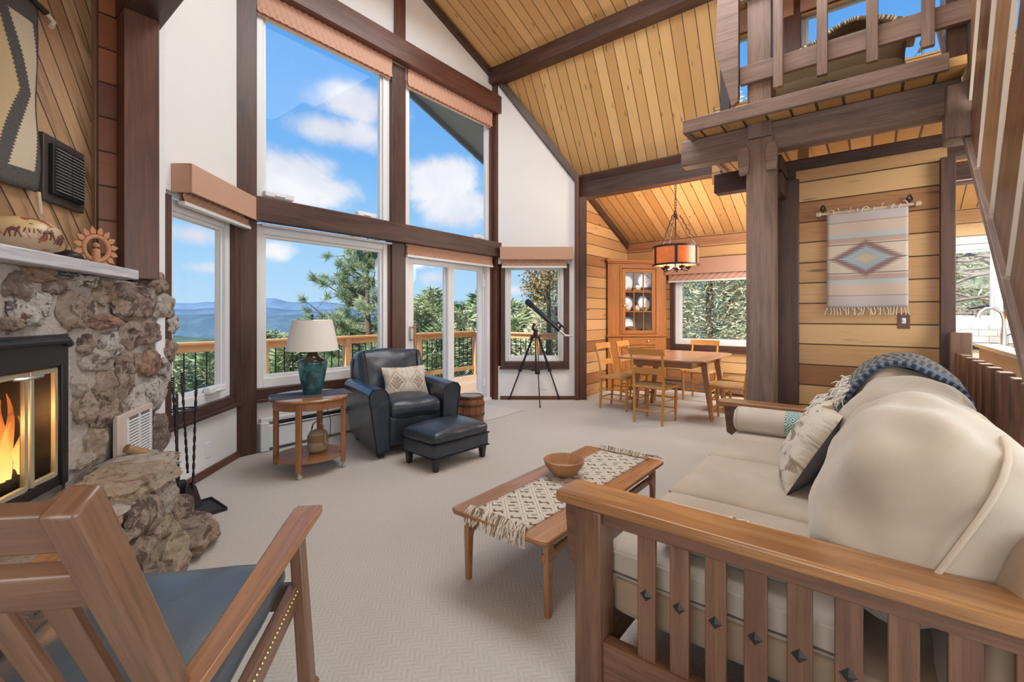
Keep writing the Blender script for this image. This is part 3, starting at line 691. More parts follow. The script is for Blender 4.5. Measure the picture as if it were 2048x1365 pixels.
mb.grid(thr, 24, 16, 1.1, .8); o = mb.build('tapestry_cushion', PAIS, smooth=60); o.location = (4.83, .22, 2.82); tag(o, 'patterned tapestry cushion heaped on the loft chair', 'cushion')
md = o.modifiers.new('th', 'SOLIDIFY'); md.thickness = .03
mb = MB()
for k in range(7): mb.tube([(math.cos(a)*(.13-.012*k), math.sin(a)*(.13-.012*k), .02+.012*k) for a in [i*math.pi/10 for i in range(20)]], .012, 6, closed=True)
o = mb.build('coiled_hose', BLACKM, smooth=50); o.location = (3.95, .25, 2.79); tag(o, 'coiled black ribbed hose on the loft floor edge', 'hose')
# stair with leaning boards
t = empty('staircase', (3.2, -.5, 0), 0, 'steep open timber staircase with leaning side boards at the right', 'staircase'); L = Vector(t.location)
sd = Vector((.732, 0, .681)).normalized(); ln = Vector((-.50, 0, .866))
def zlow(x): return 1.0+(x-2.5)*.93
mb = MB()
mb.bar((2.45, -.47, zlow(2.45)-.01), (5.60, -.47, zlow(5.60)-.01), .05, .05, up=(0, 1, 0)); o = mb.build('stringer', DARKG, None, bevel=.004); o.parent = t; o.location = -L; o.location = (-L.x, -L.y, -L.z)
for i, x in enumerate((2.24, 2.59, 2.94, 3.30, 3.65, 4.0, 4.35, 4.68, 4.98, 5.28)):
    mb = MB(); z = zlow(x); wdt = .325; a = Vector((x, -.47, z)); b = a+ln*min(2.6, (4.7-z)/.866)
    A = [a, a+sd*wdt*1.366, b+Vector((wdt, 0, 0)), b]; mb.add([q for q in A]+[q+Vector((0, -.014, 0)) for q in A], [(0, 1, 2, 3), (7, 6, 5, 4), (0, 4, 5, 1), (1, 5, 6, 2), (2, 6, 7, 3), (3, 7, 4, 0)],
        [[(0, 0), (0, wdt), (2.6, wdt), (2.6, 0)]]*2+[[(0, 0), (.2, 0), (.2, .04), (0, .04)]]*4)
    mb.uv = [[(u_+i*3.1, v_+i*1.7) for u_, v_ in f] for f in mb.uv]
    mb.v = [tuple(Vector(q)-L) for q in mb.v]; mb.build('side_board', STAIRL if i in (3, 5) else STAIRW, t, bevel=.006)
    eb = MB().bar(a+Vector((-.004, .0, 0))-L, b+Vector((-.004, .0, 0))-L, .007, .016, up=(0, 1, 0)).build('lit_edge_strip', plain('pale_lit_edge', (.56, .46, .38), .5), t)  # pale strip paints the light that catches the board edge
    eb['label'] = 'pale strip for light on the board edge'
for i in range(9):
    x = 2.5+i*.22; z = zlow(x)+.10; mb = MB().box(x, x+.28, -1.5, -.55, z, z+.045); mb.v = [tuple(Vector(q)-L) for q in mb.v]; mb.build('tread', STAIRW, t, bevel=.004)
# low stair guard behind the sofa
t = empty('stair_guard', (3.7, -.55, 0), 0, 'row of upright dark boards with newel behind the sofa', 'railing'); L = Vector(t.location)
for x in (2.22, 2.41, 2.60, 2.85, 3.08, 3.29, 3.49, 3.70, 3.91, 4.11):
    mb = MB().box(x, x+.085, -.482, -.43, .10, 1.0); mb.v = [tuple(Vector(q)-L) for q in mb.v]; mb.build('baluster', STAIRW, t, bevel=.005)
mb = MB().box(4.28, 4.37, -.525, -.415, 0, 1.13); mb.v = [tuple(Vector(q)-L) for q in mb.v]; mb.build('newel_post', ROCKW, t, bevel=.006)
mb = MB().box(2.2, 4.28, -.49, -.42, .02, .12); mb.v = [tuple(Vector(q)-L) for q in mb.v]; mb.build('bottom_rail', STAIRW, t, bevel=.005)
# kitchen pony wall with a pale cap, counters, sink tap
struct('wall_pony', MB().box(2.6, 5.4, -.80, -.70, 0, .98), ROCKW, 'stained half wall between stair and kitchen')
trim(MB().box(2.6, 5.45, -.82, -.68, .98, 1.01), plain('pale_cap_paint', (.60, .57, .47), .5), 'pale wooden cap on the half wall')
t = empty('sink_cabinet', (7.38, -1.3, 0), 0, 'pale kitchen base cabinet with dark stone counter under the window', 'cabinet')
MB().box(-.28, .28, -1.0, .82, .1, .87).build('body', plain('cream_paint', (.62, .52, .43), .5), t, bevel=.003)
MB().box(-.32, .295, -1.02, .84, .87, .915).build('worktop', BLACKG, t, bevel=.003)
for y in (-.6, 0, .5): MB().box(-.305, -.28, y-.26, y+.26, .15, .83).build('door', plain('cream_paint', (.62, .52, .43), .5), t, bevel=.003)
for y in (-.4, .2, .32): MB().tube([(-.31, y, .74), (-.335, y, .74)], .014, 10).build('knob', BLACKM, t, smooth=40)
MB().box(-.02, .29, -.2, .2, .1, .87).build('side_panel', CHERRY, t)
t = empty('kitchen_tap', (7.45, -1.16, .915), R(-78), 'tall gooseneck brushed steel kitchen tap at the window', 'tap')
MB().lathe([(.035, 0), (.035, .01), (.028, .02), (.03, .10), (.022, .16), (.018, .2)], n=16).build('base', STEEL, t, smooth=50)
MB().tube([(0, 0, .18), (0, 0, .28), (-.02, 0, .36), (-.08, 0, .41), (-.15, 0, .41), (-.20, 0, .36), (-.22, 0, .30)], [.016]*5+[.02, .026], 12).build('spout', STEEL, t, smooth=60)
MB().tube([(.02, 0, .11), (.09, 0, .15)], [.02, .012], 8).build('lever', STEEL, t, smooth=50)
# ---------------------------------------------------------------- outside: deck, railing, trees, hills
rnd = random.Random(5)
def ray(px, Z):              # point at ground plan for a sight line at depth Z
    Xp = (px-1024)/912*Z
    return (Z*CH+Xp*SH, Z*SH-Xp*CH)
def ztop(y, Z): return 1.25+(630-y)/912*Z
mb = MB(); mb.add([(-5, 4.54, -.05), (7.45, 4.54, -.05), (7.45, 6.95, -.05), (-5, 6.95, -.05), (-5, 4.54, -.12), (7.45, 4.54, -.12), (7.45, 6.95, -.12), (-5, 6.95, -.12)],
   [(0, 1, 2, 3), (7, 6, 5, 4), (0, 4, 5, 1), (1, 5, 6, 2), (2, 6, 7, 3), (3, 7, 4, 0)], [[(-5, 4.5), (7.45, 4.5), (7.45, 6.95), (-5, 6.95)]]+[[(0, .05)]*4]*5)
DKB = planks('deck_floor_boards', .14, [(0, (.50, .33, .20)), (.5, (.58, .39, .25)), (1, (.64, .45, .30))], .008, .6, .1)
struct('floor_deck', mb, DKB, 'brown board floor of the outside deck', 'deck', weld=False)
mb = MB().box(6.0, 7.45, 3.6, 4.54, -.12, -.05); struct('floor_deck_return', mb, DKB, 'deck boards wrapping round the corner', 'deck')
def railing(p0, p1, posts, label):
    p0, p1 = Vector((*p0, 0)), Vector((*p1, 0)); d = (p1-p0); Ln = d.length; d.normalize()
    t = empty('deck_railing', p0+Vector((0, 0, -.05)), math.atan2(d.y, d.x), label, 'railing', group='deck railings')
    MB().box(-.06, Ln+.06, -.075, .075, .915, .95).build('cap_rail', DECKR, t, bevel=.006)
    MB().box(0, Ln, -.02, .02, .82, .915).build('top_rail', DECKR, t, bevel=.004)
    MB().box(0, Ln, -.02, .02, .12, .20).build('bottom_rail', DECKR, t, bevel=.004)
    for s in posts: MB().box(s-.055, s+.055, -.055, .055, 0, .915).build('post', DECKR, t, bevel=.005)
    b = []; s = .12
    while s < Ln:
        if all(abs(s-q) > .08 for q in posts): b.append(s)
        s += .125
    for s in b[-95:]: MB().tube([(s, 0, .15), (s, 0, .85)], .0085, 6).build('baluster', BLACKM, t, smooth=60)
railing((-.8, 6.8), (7.32, 6.8), [.0, 1.0, 2.3, 3.695, 5.016, 6.518, 8.12], 'orange wooden deck railing with black balusters facing the mountains')
railing((7.32, 6.8), (7.32, 3.7), [1.68, 3.0], 'orange wooden deck railing at the right end of the deck')
# ground and hills
def _ground(t, p):
    n = t.noise(OBJ(t), .35, 6); col(t, t.mix(t.step(n, .35, .65), (.10, .15, .06), (.26, .22, .14))); rough(t, .95)
GROUND = mat('forest_ground', _ground)
def gz(x, y):
    q = max(0, (y-6)*1.0+max(0, 4-x)*.5); q2 = -2.2-.26*q+.0004*q*q
    rise = max(0, x-9)*.16 if y < 30 else 0
    return max(q2, -90)+min(rise, 3)
mb = MB(); mb.grid(lambda u, v: ((-160+420*u), 7.2+(v**1.6)*330-(12 if v == 0 else 0), gz(-160+420*u, 7.2+(v**1.6)*330)+noise.noise(Vector((u*9, v*9, 0)))*1.0), 50, 40)
tag(mb.build('hillside_ground', GROUND, smooth=80), 'forest hillside ground falling away below the deck', 'ground', kind='structure')
mb = MB(); mb.grid(lambda u, v: (7.9+60*u, 7.0-40*v, -1.8+16*u+noise.noise(Vector((u*9, v*9, 4)))*.4), 20, 20)
ceilq('ceiling_eave', (3.4, 5.50), (7.4, 4.08), 4.50, 6.0, plain('grey_soffit', (.30, .33, .37), .7), 'grey soffit of the roof overhang outside the upper right window')
trim(MB().bar((3.4, 6.02, 5.50), (7.5, 6.02, 4.045), .04, .20), plain('grey_fascia', (.26, .29, .33), .6), 'grey fascia board on the roof overhang outside')
trim(MB().bar((4.9, 5.2, 4.93), (7.4, 5.2, 4.04), .30, .04), plain('brown_fascia', (.25, .10, .07), .6), 'reddish brown board under the roof overhang outside')
tag(mb.build('side_slope_ground', GROUND, smooth=80), 'rising slope beside the house', 'ground', kind='structure')
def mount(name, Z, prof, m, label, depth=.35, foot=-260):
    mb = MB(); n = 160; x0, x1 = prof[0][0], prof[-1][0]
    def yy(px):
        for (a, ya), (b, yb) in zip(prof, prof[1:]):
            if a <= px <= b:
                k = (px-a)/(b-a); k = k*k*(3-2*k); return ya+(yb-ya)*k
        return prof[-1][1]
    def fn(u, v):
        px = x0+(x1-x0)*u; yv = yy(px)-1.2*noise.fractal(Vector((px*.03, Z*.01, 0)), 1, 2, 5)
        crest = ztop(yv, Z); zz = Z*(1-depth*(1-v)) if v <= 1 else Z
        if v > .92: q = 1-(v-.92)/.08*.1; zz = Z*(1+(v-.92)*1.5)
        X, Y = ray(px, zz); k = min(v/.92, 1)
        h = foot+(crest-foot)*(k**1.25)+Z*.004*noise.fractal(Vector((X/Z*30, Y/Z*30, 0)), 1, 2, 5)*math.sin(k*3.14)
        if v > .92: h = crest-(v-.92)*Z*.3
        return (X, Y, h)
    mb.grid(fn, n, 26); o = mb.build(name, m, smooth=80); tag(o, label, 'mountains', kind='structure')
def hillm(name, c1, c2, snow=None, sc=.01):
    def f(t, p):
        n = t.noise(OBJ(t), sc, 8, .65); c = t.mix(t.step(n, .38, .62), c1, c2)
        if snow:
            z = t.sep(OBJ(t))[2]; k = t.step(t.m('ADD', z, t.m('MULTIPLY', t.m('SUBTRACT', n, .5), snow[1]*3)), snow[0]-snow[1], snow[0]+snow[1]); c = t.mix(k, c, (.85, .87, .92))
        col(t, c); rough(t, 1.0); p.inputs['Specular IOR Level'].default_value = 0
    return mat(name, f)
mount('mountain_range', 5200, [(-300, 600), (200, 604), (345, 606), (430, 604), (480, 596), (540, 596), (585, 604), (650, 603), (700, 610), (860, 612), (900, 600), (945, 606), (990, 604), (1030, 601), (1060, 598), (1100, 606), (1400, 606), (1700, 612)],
      hillm('far_haze_range', (.115, .19, .30), (.15, .235, .35), (196, 6), .003), 'far mountain range tinted with blue haze, snow on its crest', foot=-500)  # distance haze is painted as blue into the base colour
mount('mountain_range', 3600, [(-300, 616), (200, 620), (350, 618), (440, 616), (520, 614), (590, 620), (680, 617), (760, 622), (1000, 622), (1700, 625)], hillm('mid_haze_range', (.09, .155, .24), (.12, .19, .28), None, .004), 'middle forested ridge tinted with blue haze', foot=-420)  # blue haze in the base colour here too
mount('mountain_range', 2300, [(-300, 640), (200, 632), (350, 630), (430, 627), (520, 632), (600, 629), (700, 634), (1000, 634), (1700, 634)], hillm('near_haze_range', (.07, .125, .18), (.10, .165, .22), None, .008), 'near forested ridge in the valley tinted with blue haze', foot=-420)  # base colour carries the blue haze, weaker than farther back
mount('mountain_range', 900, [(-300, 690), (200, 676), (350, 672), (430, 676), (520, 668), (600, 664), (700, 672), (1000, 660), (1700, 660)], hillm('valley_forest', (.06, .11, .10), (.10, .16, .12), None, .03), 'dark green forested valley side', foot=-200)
# foliage
def _leafm(name, c1, c2, c3=None, th=.62, sc=1.2):
    def f(t, p):
        g = t.new('ShaderNodeNewGeometry')
        n = t.noise(OBJ(t), sc, 3); r_ = t.new('ShaderNodeTexWhiteNoise', noise_dimensions='3D')
        c = t.mix(t.step(n, .3, .7), c1, c2)
        rr = t.m('FRACT', t.m('MULTIPLY', t.noise(OBJ(t), 23.0, 1), 7.0))
        c = t.mix(t.m('MULTIPLY', rr, .5), c, tuple(x*.55 for x in c1))
        if c3: c = t.mix(t.step(t.noise(OBJ(t), 3.1, 2), th, th+.05), c, c3)
        col(t, c); rough(t, .8); p.inputs['Specular IOR Level'].default_value = .2
        p.inputs['Transmission Weight'].default_value = 0
    return mat(name, f)
PINE = _leafm('pine_needles', (.27, .37, .18), (.46, .53, .32))
GREENS = [_leafm('fir_green', (.20, .31, .15), (.36, .45, .25)), _leafm('juniper_green', (.28, .37, .19), (.50, .54, .33)), _leafm('pale_green', (.38, .44, .25), (.58, .60, .40))]
SPRUCE = _leafm('spruce_with_cones', (.50, .55, .36), (.80, .80, .62), (.66, .38, .22), .61, 1.6)
OAK = _leafm('brown_oak_leaves', (.34, .25, .12), (.50, .42, .22))
BARK = plain('bark', (.16, .115, .085), .9, bumpy=.01)
def blades(n, fn, rr, L, W):
    vs = []; fs = []
    for i in range(n):
        p, d = fn(rr); p = Vector(p); d = Vector(d).normalized(); l = L*rr.uniform(.6, 1.3)
        sd_ = d.cross(Vector((rr.uniform(-1, 1), rr.uniform(-1, 1), rr.uniform(-1, 1)))).normalized()*W*rr.uniform(.6, 1.2)
        o = len(vs); vs += [p-sd_*.3, p+d*l*.45+sd_*.5, p+d*l, p+d*l*.45-sd_*.5]; fs.append((o, o+1, o+2, o+3))
    return vs, fs
def foliage(name, n, fn, L, W, m, parent, seed=1):
    rr = random.Random(seed); vs, fs = blades(n, fn, rr, L, W)
    me = bpy.data.meshes.new(name); me.from_pydata([tuple(v) for v in vs], [], fs); me.materials.append(m)
    o = bpy.data.objects.new(name, me); COL.objects.link(o); o.parent = parent; return o
def conifer(loc, H, Rd, m, label, n=3000, L=.5, W=.10, seed=1, group=None, low=.05, cat='tree', pw=.75, name='evergreen_tree'):
    t = empty(name, loc, rnd.random()*6, label, cat, group)
    MB().tube([(0, 0, 0), (0, 0, H*.5), (0, 0, H*.97)], [H*.015, H*.009, .01], 8).build('trunk', BARK, t, smooth=60)
    nb = 26
    def fn(rr):
        k = rr.random()**.8; z = H*(low+(1-low)*k); lay = math.floor(k*nb)/nb
        a = rr.random()*6.283; a = math.floor(a*9+lay*37)/9+rr.gauss(0, .09)
        rad = Rd*((1-k)**pw+.03)*(.75+.5*noise.noise(Vector((a*1.3+seed, lay*9, seed))))*rr.random()**.45
        p = (math.cos(a)*rad, math.sin(a)*rad, z-rad*.18+rr.gauss(0, .06*H/8)); d = (math.cos(a)+rr.gauss(0, .5), math.sin(a)+rr.gauss(0, .5), rr.gauss(.25, .4))
        return p, d
    foliage('foliage', n, fn, L, W, m, t, seed); return t
base = []
for i in range(3):
    base.append(conifer((0, 0, 0), 8, (2.0, 2.6, 2.3)[i], GREENS[i], None, 6500, .34, .055, 11+i, pw=(.8, .55, .5)[i], name='evergreen_tree'))
# forest beyond the rail : (px, depth, y of the top, kind, width factor)
spots = []
for i in range(26): spots.append((rnd.uniform(300, 640), rnd.uniform(17, 34), rnd.uniform(694, 726), rnd.choice((0, 1, 1, 2)), 1.2))
for i in range(16): spots.append((rnd.uniform(500, 640), rnd.uniform(15, 26), rnd.uniform(672, 700), rnd.choice((0, 1, 1)), 1.1))
for i in range(20): spots.append((rnd.uniform(660, 860), rnd.uniform(14, 26), rnd.uniform(640, 690), rnd.choice((0, 1, 2)), 1.1))
for i in range(24): spots.append((rnd.uniform(840, 1010), rnd.uniform(14, 30), rnd.uniform(606, 660), rnd.choice((0, 1, 1, 2)), 1.05))
spots += [(866, 19, 582, 1, 1.0), (846, 22, 596, 1, 1.2), (900, 21, 610, 0, 1.2), (955, 22, 592, 0, 1.2), (975, 18, 600, 1, 1.3), (925, 20, 612, 0, 1.1), (518, 16, 664, 1, .9), (545, 18, 668, 1, 1.0), (1020, 17, 604, 1, 1.1), (1045, 19, 612, 0, 1.2), (1035, 14, 640, 1, 1.2), (1060, 15, 620, 1, 1.2)]
GL = ['dense dark evergreen trees in the forest beyond the deck', 'bushy mid green evergreen trees in the forest beyond the deck', 'pale green loose trees in the forest beyond the deck']
for i in range(3): base[i]['label'] = GL[i]; base[i]['category'] = 'tree'; base[i]['group'] = GL[i]
used = [False]*3
for (px, Z, yt, k, wf) in spots:
    X, Y = ray(px, Z); zt = ztop(yt, Z)
    if Y < 8.6: Y = 8.6
    t = base[k] if not used[k] else copy_tree(base[k]); used[k] = True
    h = rnd.uniform(6.5, 9.5); s = h/8
    t.location = (X, Y, zt-h); t.scale = (s*wf, s*wf, s); t.rotation_euler = (0, 0, rnd.random()*6)
# the open ponderosa pine close to the deck
PX, PY = ray(736, 13.5); Pz = -5.0
t = empty('ponderosa_pine', (PX, PY, Pz), 0, 'tall open pine with long needle tufts in the lower left picture window', 'tree')
Hh = ztop(470, 13.5)-Pz
MB().tube([(0, 0, 0), (.05, 0, Hh*.5), (-.02, 0, Hh*.8), (0, 0, Hh+.3)], [.20, .12, .06, .02], 10).build('trunk', BARK, t, smooth=60)
tips = []; mb = MB(); rr = random.Random(8)
vr = Vector((SH, -CH, 0)); vf = Vector((CH, SH, 0))
for (dx, y0, y1, dd) in [(-75, 600, 545, .2), (-40, 560, 515, -.3), (-55, 640, 575, .4), (-92, 610, 560, -.2), (-110, 700, 640, .1), (-96, 690, 612, -.5), (-70, 690, 655, .6), (-60, 665, 640, -.6), (-35, 600, 560, .5), (20, 540, 505, .1), (25, 580, 545, -.4), (32, 610, 585, .4), (30, 660, 640, .2), (25, 700, 690, -.3), (-20, 530, 500, .3), (10, 640, 610, -.7), (-30, 720, 700, .8), (-115, 730, 690, .3), (-80, 745, 715, -.3), (-50, 590, 590, .8), (-30, 500, 480, 0), (-84, 650, 625, .9), (-100, 665, 655, -.8), (12, 515, 490, .2), (-12, 760, 745, .5), (-45, 760, 735, -.6), (30, 740, 730, .5), (-58, 555, 538, .1)]:
    Z = 13.5; a = Vector((0, 0, ztop(y0, Z)-Pz)); b = vr*(dx/912*Z)+vf*dd*1.2+Vector((0, 0, ztop(y1, Z)-Pz))
    mid = (a+b)/2+Vector((0, 0, -.12)); mb.tube([a, mid, b], [.035, .022, .012], 6)
    for k in range(9):
        u = .35+.65*k/8; q = a.lerp(mid, u*2) if u < .5 else mid.lerp(b, u*2-1)
        e = q+Vector((rr.gauss(0, .20), rr.gauss(0, .2), rr.gauss(.06, .13))); mb.tube([q, e], [.008, .005], 4); tips.append((e, (e-q).normalized()))
mb.build('branches', BARK, t, smooth=60)
def ptuft(r2):
    e, d = tips[r2.randrange(len(tips))]; q = e-d*r2.random()*.18
    return q+Vector((r2.gauss(0, .012),)*3), (d.x*.8+r2.gauss(0, .75), d.y*.8+r2.gauss(0, .75), d.z*.5+r2.gauss(.25, .7))
foliage('needle_tufts', 30000, ptuft, .23, .013, PINE, t, 4)
# spruces with brown cones right outside the dining and kitchen windows
for i, (x, y, H_, r_, n, lb) in enumerate([(12.4, 3.3, 9.5, 2.8, 42000, 'big spruce with rusty cones filling the dining window'), (13.0, 1.4, 9.0, 2.6, 26000, 'spruce right of the dining window view'), (14.5, 6.0, 8.0, 2.8, 14000, 'spruce with rusty cones behind the telescope window'),
                                             (15.5, 3.6, 11, 3.0, 9000, 'second row spruce behind the dining window'), (13.6, -2.0, 9.0, 2.8, 16000, 'spruce with bare lower branches outside the kitchen window')]):
    conifer((x, y, -2.6 if i != 2 else -3.2), H_, r_, SPRUCE, lb, n, .19, .036, 31+i, pw=.55)
X, Y = ray(1112, 13.0); conifer((X, Y, -4.0), ztop(520, 13)+4.3, 2.1, SPRUCE, 'tall spruce with rusty cones at the right of the telescope window', 15000, .22, .04, 77, pw=.7)
t = empty('oak_branch', (*ray(1098, 11.5), 1.2), 0, 'thin tree with dry brown leaves at the top of the telescope window', 'tree')
mb = MB(); tips2 = []; mb.tube([(0, 0, -4.2), (0, 0, 0), (-.05, 0, 1.6)], [.09, .05, .03], 8)
for (dx, y1) in ((-40, 545), (-30, 560), (-52, 560), (-20, 535), (-42, 530), (-10, 550), (-48, 588), (-28, 600), (5, 530), (-36, 575)):
    a = Vector((0, 0, .3)); b = vr*(dx/912*11.5)+Vector((0, 0, ztop(y1, 11.5)-1.2)); mb.tube([a, (a+b)/2+Vector((0, 0, .05)), b], [.02, .012, .006], 5)
    for k in range(9): tips2.append(a.lerp(b, .55+.45*k/8)+Vector((rr.gauss(0, .07), rr.gauss(0, .07), rr.gauss(0, .07))))
mb.build('branches', BARK, t, smooth=60)
foliage('leaves', 1500, lambda r2: (tips2[r2.randrange(len(tips2))]+Vector((r2.gauss(0, .08), r2.gauss(0, .08), r2.gauss(0, .08))), (r2.gauss(0, 1), r2.gauss(0, 1), r2.gauss(0, 1))), .07, .05, OAK, t, 9)
# bare brown branches outside the kitchen window
t = empty('bare_branches', (12.2, -1.6, 0), 0, 'bare twisting brown branches outside the kitchen window', 'branches'); mb = MB(); r3 = random.Random(3)
for k in range(16):
    z = .6+k*.15; y = -1.5; p = Vector((r3.uniform(-.3, .3), 1.5, z)); pts = [p.copy()]
    for j in range(10): p = p+Vector((r3.gauss(0, .06), -.34, r3.gauss(-.03, .11))); pts.append(p.copy())
    mb.tube(pts, [.035-.002*j for j in range(11)], 6)
mb.tube([(0, 1.5, -3), (0, 1.5, 4)], .12, 8); mb.build('branches', plain('purplish_bark', (.30, .22, .20), .9), t, smooth=60)
# a sunflower-like dry plant against the loft window
t = empty('dry_flower_stems', (5.98, -.22, 3.5), 0, 'dry flower stems outside the wide loft window', 'plant'); mb = MB(); ml = MB()
for k in range(16):
    a = Vector((0, r3.uniform(-.35, .75), .0)); b = a+Vector((r3.gauss(0, .05), r3.gauss(-.1, .12), r3.uniform(.2, .55))); mb.tube([a, (a+b)/2, b], .003, 4)
    ml.lathe([(0, -.012), (.02, -.01), (.034, .004), (.02, .012), (0, .010)], b, 8, Matrix.Rotation(r3.random()*3, 4, 'X') @ Matrix.Rotation(r3.random()*3, 4, 'Y'))
mb.build('stems', OAK, t); ml.build('flower_heads', OAK, t, smooth=50)
# ---------------------------------------------------------------- fireplace
def _stone(name, c1, c2, c3, sc=9.0):
    def f(t, p):
        ob = OBJ(t); n = t.noise(ob, sc*1.6, 8, .72, .8); n2 = t.noise(ob, sc*1.1, 7, .68, 1.2); n3 = t.noise(ob, sc*6, 6, .75)
        c = t.mix(t.step(n, .38, .62), c1, c2); c = t.mix(t.m('MULTIPLY', t.step(n2, .53, .58), .9), c, c3)
        c = t.mix(t.m('MULTIPLY', t.step(n3, .45, .7), .45), c, c3); col(t, c); rough(t, .8); bump(t, t.m('ADD', n3, t.m('MULTIPLY', n, 1.5)), .022, .8)
    return mat(name, f)
ST = {'b': _stone('brown_pink_rock', (.33, .235, .18), (.46, .355, .28), (.12, .075, .06)), 'w': _stone('white_quartz_rock', (.62, .57, .52), (.76, .72, .66), (.10, .08, .075), 14),
      'd': _stone('dark_rock', (.20, .14, .12), (.30, .22, .18), (.46, .40, .36), 16), 'r': _stone('rust_rock', (.38, .22, .15), (.47, .31, .22), (.22, .12, .09)),
      't': _stone('tan_rock', (.42, .33, .24), (.52, .42, .32), (.26, .17, .11)), 'g': _stone('grey_tan_rock', (.46, .39, .33), (.56, .50, .44), (.24, .18, .15), 7)}
MORT = _stone('grey_mortar', (.42, .37, .33), (.50, .45, .41), (.36, .31, .28), 3)
fp = empty('stone_fireplace', BR.p(-.6, .2, 0), 0, 'rugged natural stone fireplace with raised hearth and whitewashed mantel', 'fireplace'); FO = Vector(fp.location)
def fadd(mb, nm, m, **k): mb.v = [tuple(Vector(q)-FO) for q in mb.v]; return mb.build(nm, m, fp, **k)
mb = MB()
def lump(fr, a0, a1, d0, d1, z0, z1, amp, seed, nu=28, nv=22):
    """mortar slab with an uneven front"""
    def fn(u, v):
        a = a0+(a1-a0)*u; z = z0+(z1-z0)*v; q = fr.p(a, 0, z); d = d1+amp*noise.noise(Vector((q.x*4+seed, q.y*4, q.z*4)))
        return fr.p(a, d, z)
    mb.grid(fn, nu, nv); fr.box(mb, a0, a1, d0, d1-amp, z0, z1)
lump(BR, -.655, .42, -.02, .205, .45, 1.44, .022, 1)
lump(BR, -1.7, -.655, -.02, .205, 1.165, 1.44, .018, 2)
BR.box(mb, -1.9, -.2, .0, .18, .0, .50); BR.box(mb, -1.7, -1.62, 0, .18, .45, 1.44)
fadd(mb, 'mortar', MORT, smooth=50)
def rock(a, z, ra, rz, d, rd, m, seed, rot=0.0, ang=.35):
    mb = MB(); n = 14; M = BR.mat(a, d, z) @ Matrix.Rotation(rot, 4, 'Z')
    def fn(u, v):
        th = u*2*math.pi; ph = v*math.pi; q = Vector((math.cos(th)*math.sin(ph), math.sin(th)*math.sin(ph), math.cos(ph)))
        e = 2.6; k = (abs(q.x)**e+abs(q.y)**e+abs(q.z)**e)**(-1/e); k *= 1+ang*noise.noise(q*1.3+Vector((seed*3.7, 0, 0)))+.20*noise.noise(q*3.0+Vector((0, seed, 0)))+.10*noise.noise(q*7+Vector((0, seed, 0)))
        return M @ Vector((q.x*k*ra, q.y*k*rz, q.z*k*rd))
    mb.grid(fn, 34, 24); o = fadd(mb, 'stone', m, smooth=32); return o
def onbr(px, py, d):
    r = (px-1024)/912; P = BR.p(0, d, 0); u = BR.u; a = SH-r*CH; b = -(CH+r*SH); t_ = -(a*P.x+b*P.y)/(a*u.x+b*u.y)
    Z = CH*(P.x+t_*u.x)+SH*(P.y+t_*u.y); return t_, 1.25+(630-py)/912*Z, Z
def rpx(px, py, rx, ry, k, d=.185, rd=.06, rot=0, seed=None, ang=.35):
    a, z, Z = onbr(px, py, d); a1, _, _ = onbr(px-rx, py, d); a2, _, _ = onbr(px+rx, py, d)
    rock(a, z, abs(a2-a1)/2*.98, ry/912*Z*.96, d, rd, ST[k], (px*7+py*3) % 97 if seed is None else seed, rot, ang)
for q in [(14, 575, 26, 34, 'd'), (62, 548, 30, 20, 'r'), (46, 615, 42, 44, 'w'), (88, 570, 21, 25, 'd'), (4, 650, 16, 18, 'b'), (124, 552, 16, 10, 'w'), (158, 562, 18, 14, 'w'), (140, 622, 37, 42, 'b'), (20, 690-60, 10, 10, 'r'),
          (192, 582, 19, 28, 't'), (236, 584, 23, 21, 'd'), (272, 590, 12, 14, 'd'), (255, 612, 50, 32, 'b'), (198, 642, 29, 17, 'r'), (284, 568, 18, 9, 'b'), (306, 568, 15, 25, 'b'),
          (312, 615, 28, 32, 'g'), (330, 652, 14, 22, 'w'), (275, 668, 46, 30, 'b'), (158, 690, 12, 22, 'b'), (206, 692, 21, 27, 'w'), (247, 728, 24, 28, 'b'), (290, 728, 18, 28, 'r'), (318, 745, 16, 32, 'w'),
          (212, 772, 46, 34, 'b'), (176, 720, 30, 22, 'g'), (205, 822, 40, 34, 'b'), (155, 818, 22, 36, 't'), (285, 800, 42, 36, 'w'), (262, 830, 28, 16, 'w'), (305, 868, 22, 44, 'd'), (176, 890, 26, 38, 't'), (326, 700, 14, 24, 'b'), (140, 770, 12, 24, 'g'), (150, 925, 20, 16, 'g'), (240, 770, 12, 20, 'd')]: rpx(*q)
